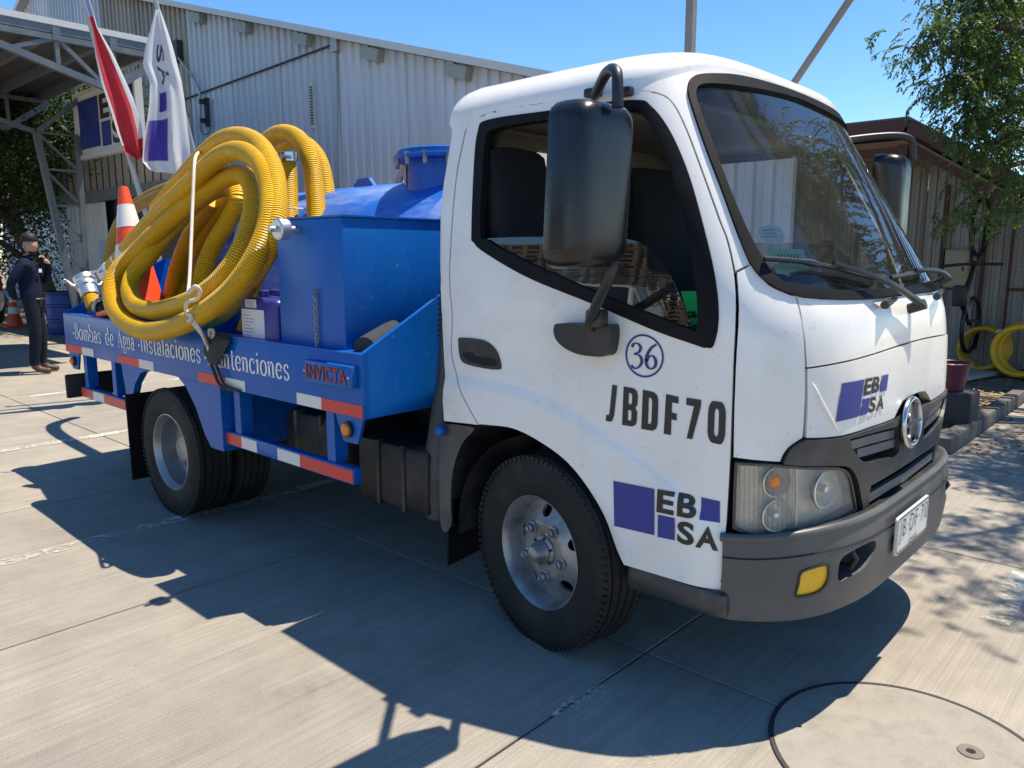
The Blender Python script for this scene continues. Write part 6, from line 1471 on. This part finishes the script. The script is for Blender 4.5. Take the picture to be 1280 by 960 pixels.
lathe('coil_fitting', [(.03, 0), (.036, .01), (.036, .06), (.025, .07)], ALU, c4_, 16, T_(.14, -.06, .47) @ Matrix.Rotation(radians(60), 4, 'Y'))
pk = thing('paving_flag', 'pale concrete flag lying before the hose coil', 'slab', (-.45, 6.9, .09)); mobj('flag_slab', [(x_, y_, z_) for z_ in (0, .04) for x_, y_ in ((-.35, -.7), (.02, -.75), (.3, .45), (-.1, .5))], [(3, 2, 1, 0), (4, 5, 6, 7), (0, 1, 5, 4), (1, 2, 6, 5), (2, 3, 7, 6), (3, 0, 4, 7)], pm('flag_pale', (.42, .38, .32), .85, var=.15, bump=.3), pk)
# bicycle hung by its front wheel against the shed wall, seen edge on
bi = thing('bicycle', 'black bicycle hung upright on the shed wall with handlebar level', 'bicycle', (-.53, 7.72, .25)); BK = pm('bike_black', (.012, .012, .013), .4, var=.2)
def bwheel(z): 
    Mx = T_(0, -.18, z) @ Matrix.Rotation(radians(90), 4, 'Y') @ Matrix.Rotation(radians(4), 4, 'X'); w_ = tube('bike_wheel', [Mx @ Vector((.32*cos(a*pi/18), .32*sin(a*pi/18), 0)) for a in range(36)], .024, BK, bi, 8, True)
    for k in range(12): tube('spoke', [Mx @ Vector((0, 0, .02*(1 if k % 2 else -1))), Mx @ Vector((.31*cos(k*pi/6), .31*sin(k*pi/6), 0))], .002, STEEL, w_, 4)
bwheel(1.52); bwheel(.38)
for s in (1, -1): tube('fork_blade', [(.05*s, -.18, 1.52), (.055*s, -.25, 1.30), (.035*s, -.30, 1.13)], .016, BK, bi, 8)
tube('handlebar', catmull([(-.31, -.40, 1.07), (-.15, -.38, 1.09), (0, -.36, 1.10), (.15, -.38, 1.10), (.31, -.40, 1.10)], 4), .017, BK, bi, 8)
for P_ in ([(0, -.30, 1.13), (-.02, -.28, .95), (-.07, -.40, .62)], [(0, -.30, 1.08), (-.02, -.42, .9), (-.05, -.55, .72)], [(-.07, -.40, .62), (-.05, -.55, .72)], [(-.07, -.40, .62), (-.02, -.18, .38)], [(-.05, -.55, .72), (0, -.18, .38)]): tube('frame_tube', catmull(P_, 4), .019, BK, bi, 8)
bm = bmesh.new(); bbox(bm, (-.05, -.62, .74), (.15, .06, .24), None, .025, 2); bobj('saddle', bm, BK, bi, 40)
tube('crank_arm', [(-.10, -.40, .62), (-.12, -.38, .80)], .011, STEEL, bi, 6); box('pedal', (-.18, -.38, .81), (.1, .07, .03), BK, bi); tube('crank_arm', [(0, -.40, .62), (.03, -.42, .46)], .011, STEEL, bi, 6); box('pedal', (.08, -.42, .45), (.1, .07, .03), BK, bi); lathe('chainring', [(.09, 0), (.09, .006), (.07, .006)], STEEL, bi, 24, T_(.0, -.40, .62) @ Matrix.Rotation(radians(90), 4, 'Y'))
tube('wall_hook', [(0, .2, 1.88), (0, -.12, 1.88), (0, -.15, 1.84)], .014, STEEL, bi, 6)
# ================================================================== TREES
LEAFM = {}
def leaf_mat(name, c0, c1, tr=.35):
    m = bpy.data.materials.new(name); m.use_nodes = True; t = m.node_tree; L = t.links.new
    for n in list(t.nodes): t.nodes.remove(n)
    o = nd(t, 'ShaderNodeOutputMaterial'); g = nd(t, 'ShaderNodeNewGeometry'); r = nd(t, 'ShaderNodeValToRGB'); r.color_ramp.elements[0].color = c4(c0); r.color_ramp.elements[1].color = c4(c1); L(g.outputs['Random Per Island'], r.inputs[0])
    d = nd(t, 'ShaderNodeBsdfPrincipled', Roughness=.5); d.inputs['Specular IOR Level'].default_value = .3; tl = nd(t, 'ShaderNodeBsdfTranslucent'); L(r.outputs[0], d.inputs['Base Color'])
    mu = nd(t, 'ShaderNodeMix', data_type='RGBA', blend_type='MULTIPLY'); mu.inputs[0].default_value = 1; mu.inputs[7].default_value = (1.5, 1.7, .6, 1); L(r.outputs[0], mu.inputs[6]); L(mu.outputs[2], tl.inputs[0])
    mx = nd(t, 'ShaderNodeMixShader'); mx.inputs[0].default_value = tr; L(d.outputs[0], mx.inputs[1]); L(tl.outputs[0], mx.inputs[2]); L(mx.outputs[0], o.inputs[0]); return m
BARK = pm('bark', (.10, .078, .058), .9, var=.35, scale=7, bump=.9, bscale=22, stretch=(1, 1, .3))
PEP = leaf_mat('pepper_leaves', (.04, .075, .024), (.125, .175, .06)); DKL = leaf_mat('dark_leaves', (.018, .04, .014), (.06, .095, .03), .25)
rt = random.Random(5)
def limb(bm_list, P, r0, r1, seg=8):
    V, Fc, _ = tube_data(catmull(P, 5), lambda t: r0+(r1-r0)*t, seg); bm_list.append((V, Fc))
def join(L):
    V, Fc = [], []
    for v, f in L:
        s = len(V); V += v; Fc += [tuple(i+s for i in q) for q in f]
    return V, Fc
def leafquad(V, Fc, p, d, w_, n):
    s = len(V); e = d.cross(n)
    e = e.normalized()*w_ if e.length > 1e-5 else Vector((w_, 0, 0))
    V += [p, p+d*.5+e, p+d, p+d*.5-e]; Fc.append((s, s+1, s+2, s+3))
def strand(V, Fc, p, dirv, length, leaf, gap, w_, droop):
    """pinnate twig: paired leaflets along a drooping line"""
    d = dirv.normalized(); q = p.copy(); n = int(length/gap)
    for i in range(n):
        d = (d+Vector((0, 0, -droop))).normalized(); q = q+d*gap
        s = d.cross(Vector((0, 0, 1)))
        s = s.normalized() if s.length > .05 else Vector((rt.uniform(-1, 1), rt.uniform(-1, 1), 0)).normalized()
        for sg in (1, -1):
            l = leaf*rt.uniform(.7, 1.15); v = (s*sg*.8+d*.6+Vector((0, 0, -.35))+Vector((rt.uniform(-.2, .2), rt.uniform(-.2, .2), rt.uniform(-.2, .2)))).normalized()*l
            leafquad(V, Fc, q, v, l*w_, Vector((rt.uniform(-1, 1), rt.uniform(-1, 1), rt.uniform(.2, 1))))
    return q
# pepper tree on the right: trunk outside the frame, crown over the kerb
base = Vector((2.75, 6.6, 0)); tr = thing('pepper_tree', 'feathery pepper tree drooping over the shed and kerb', 'tree', base)
L = []; tips = []
limb(L, [(0, 0, 0), (-.1, -.05, 1.2), (-.05, .1, 2.3)], .22, .16)
def grow(p, d, r, length, depth):
    q = p+d*length; mid = p+d*length*.5+Vector((rt.uniform(-.1, .1), rt.uniform(-.1, .1), rt.uniform(0, .12)))*length
    limb(L, [p, mid, q], r, r*.55, 6); tips.append((mid, d, depth)); tips.append((q, d, depth))
    if depth < 3:
        for k in range(3 if depth < 2 else 2):
            nd_ = (d+Vector((rt.uniform(-.8, .8), rt.uniform(-.8, .8), rt.uniform(-.45, .45)))).normalized(); grow(q, nd_, r*.55, length*rt.uniform(.62, .85), depth+1)
top = Vector((-.05, .1, 2.3))
for d in ((-.2, -1.0, .9), (.5, -.7, .8), (.3, .6, .9), (-.5, -.7, 1.1), (-.4, -1.1, .55), (-.75, -.95, .75)):
    grow(top, Vector(d).normalized(), .09, 1.25, 0)
# boughs that reach out over the shed; each carries hanging sprays along its outer half
def pp(u, v, y): return hit(u, v, 'y', y)-base
BOUGH = [([top, pp(1285, 40, 5.6), pp(1220, 38, 5.3), pp(1185, 48, 5.1), pp(1138, 60, 5.0)], .05, 7), ([top, pp(1290, 0, 5.9), pp(1240, -10, 5.6), pp(1190, 8, 5.4)], .05, 12), ([top, pp(1300, 90, 5.8), pp(1240, 85, 5.6), pp(1205, 100, 5.4), pp(1190, 115, 5.3)], .05, 8),
         ([top, pp(1300, 130, 5.9), pp(1250, 135, 5.7), pp(1222, 150, 5.5), pp(1205, 162, 5.4)], .045, 7), ([top, pp(1310, 165, 5.8), pp(1255, 175, 5.6), pp(1215, 188, 5.5)], .045, 6), ([top, pp(1310, 200, 5.7), pp(1250, 222, 5.5), pp(1215, 242, 5.4), pp(1195, 262, 5.4)], .03, 3),
         ([top, pp(1320, 20, 6.6), pp(1260, 20, 6.5), pp(1215, 60, 6.4)], .05, 13), ([top, pp(1320, 60, 6.8), pp(1265, 70, 6.6), pp(1230, 110, 6.4)], .05, 13), ([top, pp(1320, 100, 6.6), pp(1275, 150, 6.5), pp(1250, 190, 6.4)], .045, 5), ([top, pp(1320, -60, 6.0), pp(1260, -60, 5.8), pp(1215, -45, 5.6)], .05, 12), ([top, pp(1330, 230, 5.9), pp(1285, 245, 5.8), pp(1255, 270, 5.7)], .03, 4)]
for P in ([(2.3, 5.0, 3.9), (1.95, 4.2, 4.5), (1.6, 3.3, 4.7), (1.25, 2.7, 4.5)], [(2.7, 5.0, 4.2), (2.5, 3.9, 5.0), (2.2, 3.0, 5.1), (1.8, 2.3, 4.9)], [(2.4, 5.2, 4.0), (1.8, 4.7, 4.5), (1.45, 4.2, 4.5)], [(2.6, 5.6, 4.4), (1.9, 5.2, 5.3), (1.3, 4.8, 5.6)], [(3.1, 5.2, 4.2), (3.2, 4.0, 4.9), (3.0, 3.0, 5.0)]):
    BOUGH.append(([top]+[Vector(q)-base for q in P], .045, 11))
for P, r, dens in BOUGH:
    limb(L, P, r, .010, 6); C_ = catmull(P, 8)
    for q in C_[9:]:
        for k in range(dens): tips.append((q+Vector((rt.gauss(0, .13), rt.gauss(0, .22), rt.gauss(0, .10))), Vector((rt.uniform(-.6, .6), rt.uniform(-.8, .5), rt.uniform(-.2, .3))), 9))
V, Fc = join(L); mobj('trunk', V, Fc, BARK, tr, 60)
V, Fc = [], []
for p, d, dep in tips:
    if dep == 0: continue
    for k in range(8 if dep < 4 else 1):
        v = (d*.5+Vector((rt.uniform(-1, 1), rt.uniform(-1, 1), rt.uniform(-.2, .5)))).normalized()
        strand(V, Fc, p+v*rt.uniform(0, .3 if dep < 4 else .05), v, rt.uniform(.3, .75) if dep < 4 else rt.uniform(.12, .34), (.06 if dep < 4 else .052), (.03 if dep < 4 else .024), .2, rt.uniform(.07, .16) if dep < 4 else rt.uniform(.12, .3))
print('pepper leaves', len(Fc)); mobj('crown', V, Fc, PEP, tr, None, recalc=False)
# dark broadleaf tree behind the canopy
t2 = thing('broadleaf_tree', 'dark leafy tree with leaning trunk behind the standing man', 'tree', (-16.2, 2.6, 0))
L = []; tips = []; limb(L, [(0, 0, 0), (-.25, -.2, 1.2), (-.7, -.5, 2.2)], .19, .13)
limb(L, [(-.2, -.15, 1.0), (-.9, -.5, 1.6), (-1.8, -.9, 2.0)], .09, .04)
for d in ((-1, -.4, .8), (-.3, -.8, .8), (-.9, .4, .7), (.3, .2, 1), (-.6, -.1, 1.1), (-1.0, -.9, .3), (.2, -.6, .5), (.7, .3, .6)):
    grow(Vector((-.7, -.5, 2.2)), Vector(d).normalized(), .07, 1.3, 0)
for k in range(60): tips.append((Vector((rt.uniform(-3.2, .6), rt.uniform(-1.8, .9), rt.uniform(1.1, 3.4))), Vector((0, 0, -1)), 2))
V, Fc = join(L); mobj('trunk', V, Fc, BARK, t2, 60); V, Fc = [], []
for p, d, dep in tips:
    for k in range(170):
        q = p+Vector((rt.gauss(0, .4), rt.gauss(0, .4), rt.gauss(0, .34))); v = Vector((rt.uniform(-1, 1), rt.uniform(-1, 1), rt.uniform(-.9, .3))).normalized()*rt.uniform(.06, .11)
        leafquad(V, Fc, q, v, v.length*.27, Vector((rt.uniform(-1, 1), rt.uniform(-1, 1), 1)))
print('leaves', len(Fc)); mobj('crown', V, Fc, DKL, t2, None, recalc=False)

t3 = copy_tree(t2, None, label='dark leafy tree filling the gap behind the leaning trunk'); t3.location = (-24.5, 3.2, 0); t3.rotation_euler = (0, 0, 1.9); t3.scale = (1.1, 1.1, .95)
t2['group'] = t3['group'] = 'dark trees behind the canopy'
# ================================================================== VEHICLES AND PALLETS ROUND THE YARD (seen at the edge or mirrored in the glass)
def car(label, loc, rz, paint, suv=True):
    c = thing('parked_car', label, 'car', loc, rz); k = 1.12 if suv else 1.0
    # half-width and height stations along the length: lower body then glasshouse
    S_ = [(2.25, .52, .62, .62), (2.18, .74, .80, .74), (1.7, .86, .98, .82), (1.0, .90, 1.03, .84), (.3, .90, 1.02, .86), (-1.0, .90, 1.04, .86), (-1.8, .88, 1.06, .84), (-2.15, .80, 1.02, .78), (-2.22, .7, .7, .7)]
    V, Fc = [], []; n = 9
    for x, hw, zt_, _ in S_:
        zt_ *= k; zb_ = .30*k
        V += [(x, y*hw, zb_+(zt_-zb_)*f) for y, f in ((-.92, 0), (-1, .25), (-1, .7), (-.93, .95), (0, 1.04), (.93, .95), (1, .7), (1, .25), (.92, 0))]
    for i in range(len(S_)-1):
        for j in range(n): Fc.append((i*n+j, i*n+(j+1) % n, (i+1)*n+(j+1) % n, (i+1)*n+j))
    Fc += [tuple(range(n)), tuple((len(S_)-1)*n+j for j in range(n))]; mobj('body_shell', V, Fc, paint, c, 45)
    G = [(1.05, .76, 1.02), (.35, .68, 1.42), (.0, .66, 1.50), (-1.2, .66, 1.50), (-1.85, .68, 1.36 if suv else 1.3), (-2.1, .74, 1.03)]
    V, Fc = [], []
    for i, (x, hw, zt_) in enumerate(G): V += [(x, -.80, .98*k), (x, -hw, zt_*k), (x, hw, zt_*k), (x, .80, .98*k)]
    for i in range(len(G)-1):
        for j in range(3): Fc.append((i*4+j, i*4+j+1, i*4+5+j, i*4+4+j))
    mobj('window_glass', V, Fc, pm('car_glass', (.012, .016, .018), .06, var=.05), c, 30)
    V = []
    for x, hw, zt_ in G[1:5]: V += [(x, -hw-.01, zt_*k-.02), (x, -hw*.9, zt_*k+.025), (x, hw*.9, zt_*k+.025), (x, hw+.01, zt_*k-.02)]
    Fc = [(i*4+j, i*4+j+1, i*4+5+j, i*4+4+j) for i in range(3) for j in range(3)]; mobj('car_roof', V, Fc, paint, c, 40)
    for s in (1, -1):
        for x in (1.0, .25, -.85, -1.85): tube('roof_pillar', [(x if x != 1.0 else 1.07, s*.80, .99*k), (x*.96-(.62 if x == 1.0 else 0), s*.68, 1.43*k)], .035, paint, c, 6)
        for x in (1.42, -1.4):
            M4 = T_(x, s*.80, .34*k) @ Matrix.Rotation(radians(-90*s), 4, 'X'); w_ = lathe('wheel', [(.2, .06), (.2, .085), (.15, .07), (.05, .085), (0, .086)], STEEL, c, 24, M4); lathe('tyre', [(.2, -.1), (.32, -.1), (.345, -.07), (.345, .07), (.32, .1), (.2, .1)], TYRE, w_, 32, M4 @ Matrix.Diagonal((k, k, 1, 1)), 30, open_=True)
            tube('wheel_arch', [(x+.40*k*cos(radians(a)), s*.905, .34*k+.40*k*sin(radians(a))) for a in range(0, 181, 15)], .035, BLACKP, c, 6)
        box('headlight', (2.15, s*.62, .78*k), (.12, .32, .13), pm('car_lamp', (.7, .72, .75), .15, .5), c, None, .03); box('tail_lamp', (-2.17, s*.70, .86*k), (.1, .16, .3), pm('tail_red', (.5, .01, .015), .25), c, None, .03)
        box('door_mirror', (.85, s*1.0, 1.08*k), (.1, .18, .13), paint, c, None, .03)
        for x in (.15, -.85): box('door_handle', (x, s*.905, .88*k), (.16, .02, .03), paint, c)
    box('front_grille', (2.21, 0, .70*k), (.06, .9, .16), INK, c, None, .02); box('lower_intake', (2.2, 0, .45*k), (.08, 1.2, .16), BLACKP, c, None, .03); box('car_plate', (2.245, 0, .52*k), (.02, .36, .13), PLATE, c)
    for z in (.66, .74): box('grille_bar', (2.245, 0, z*k), (.02, .88, .02), CHROME, c)
    return c
CARW = pm('car_white', (.72, .72, .71), .25, var=.03, coat=.4)
car('white off-road car parked facing the truck across the yard', (-4.6, -7.0, 0), radians(66), CARW)
P = hit(3, 392, 'x', -17.5); car('white hatchback with red tail lamp parked under the canopy', (-19.6, P.y-.75, 0), radians(180), CARW, False)
# stacked timber pallets behind
WOOD = pm('pallet_wood', (.34, .24, .14), .85, var=.3, scale=5, stretch=(1, .3, 1), dirt=((.18, .14, .1), .6, 4))
bm = bmesh.new()
for j in range(7): bbox(bm, (-.55+j*.183, 0, .134), (.11, 1.0, .02))
for y in (-.45, 0, .45):
    bbox(bm, (0, y, .112), (1.2, .1, .022)); bbox(bm, (0, y, .011), (1.2, .1, .02))
    for x in (-.53, 0, .53): bbox(bm, (x, y, .061), (.13, .1, .078))
pmesh = bpy.data.meshes.new('pallet'); bm.to_mesh(pmesh); bm.free(); pmesh.materials.append(WOOD)
rp_ = random.Random(3)
for sx_ in range(7):
    for z in range(26):
        o = bpy.data.objects.new('pallet', pmesh); o.location = (-15.2+sx_*1.35+rp_.uniform(-.03, .03), -13.5+rp_.uniform(-.04, .04), .146*z); o.rotation_euler = (0, 0, rp_.uniform(-.02, .02))
        link(o, None, 'weathered timber pallet in the tall stacks behind the white off-road car', 'pallet', 'stacked pallets across the yard')
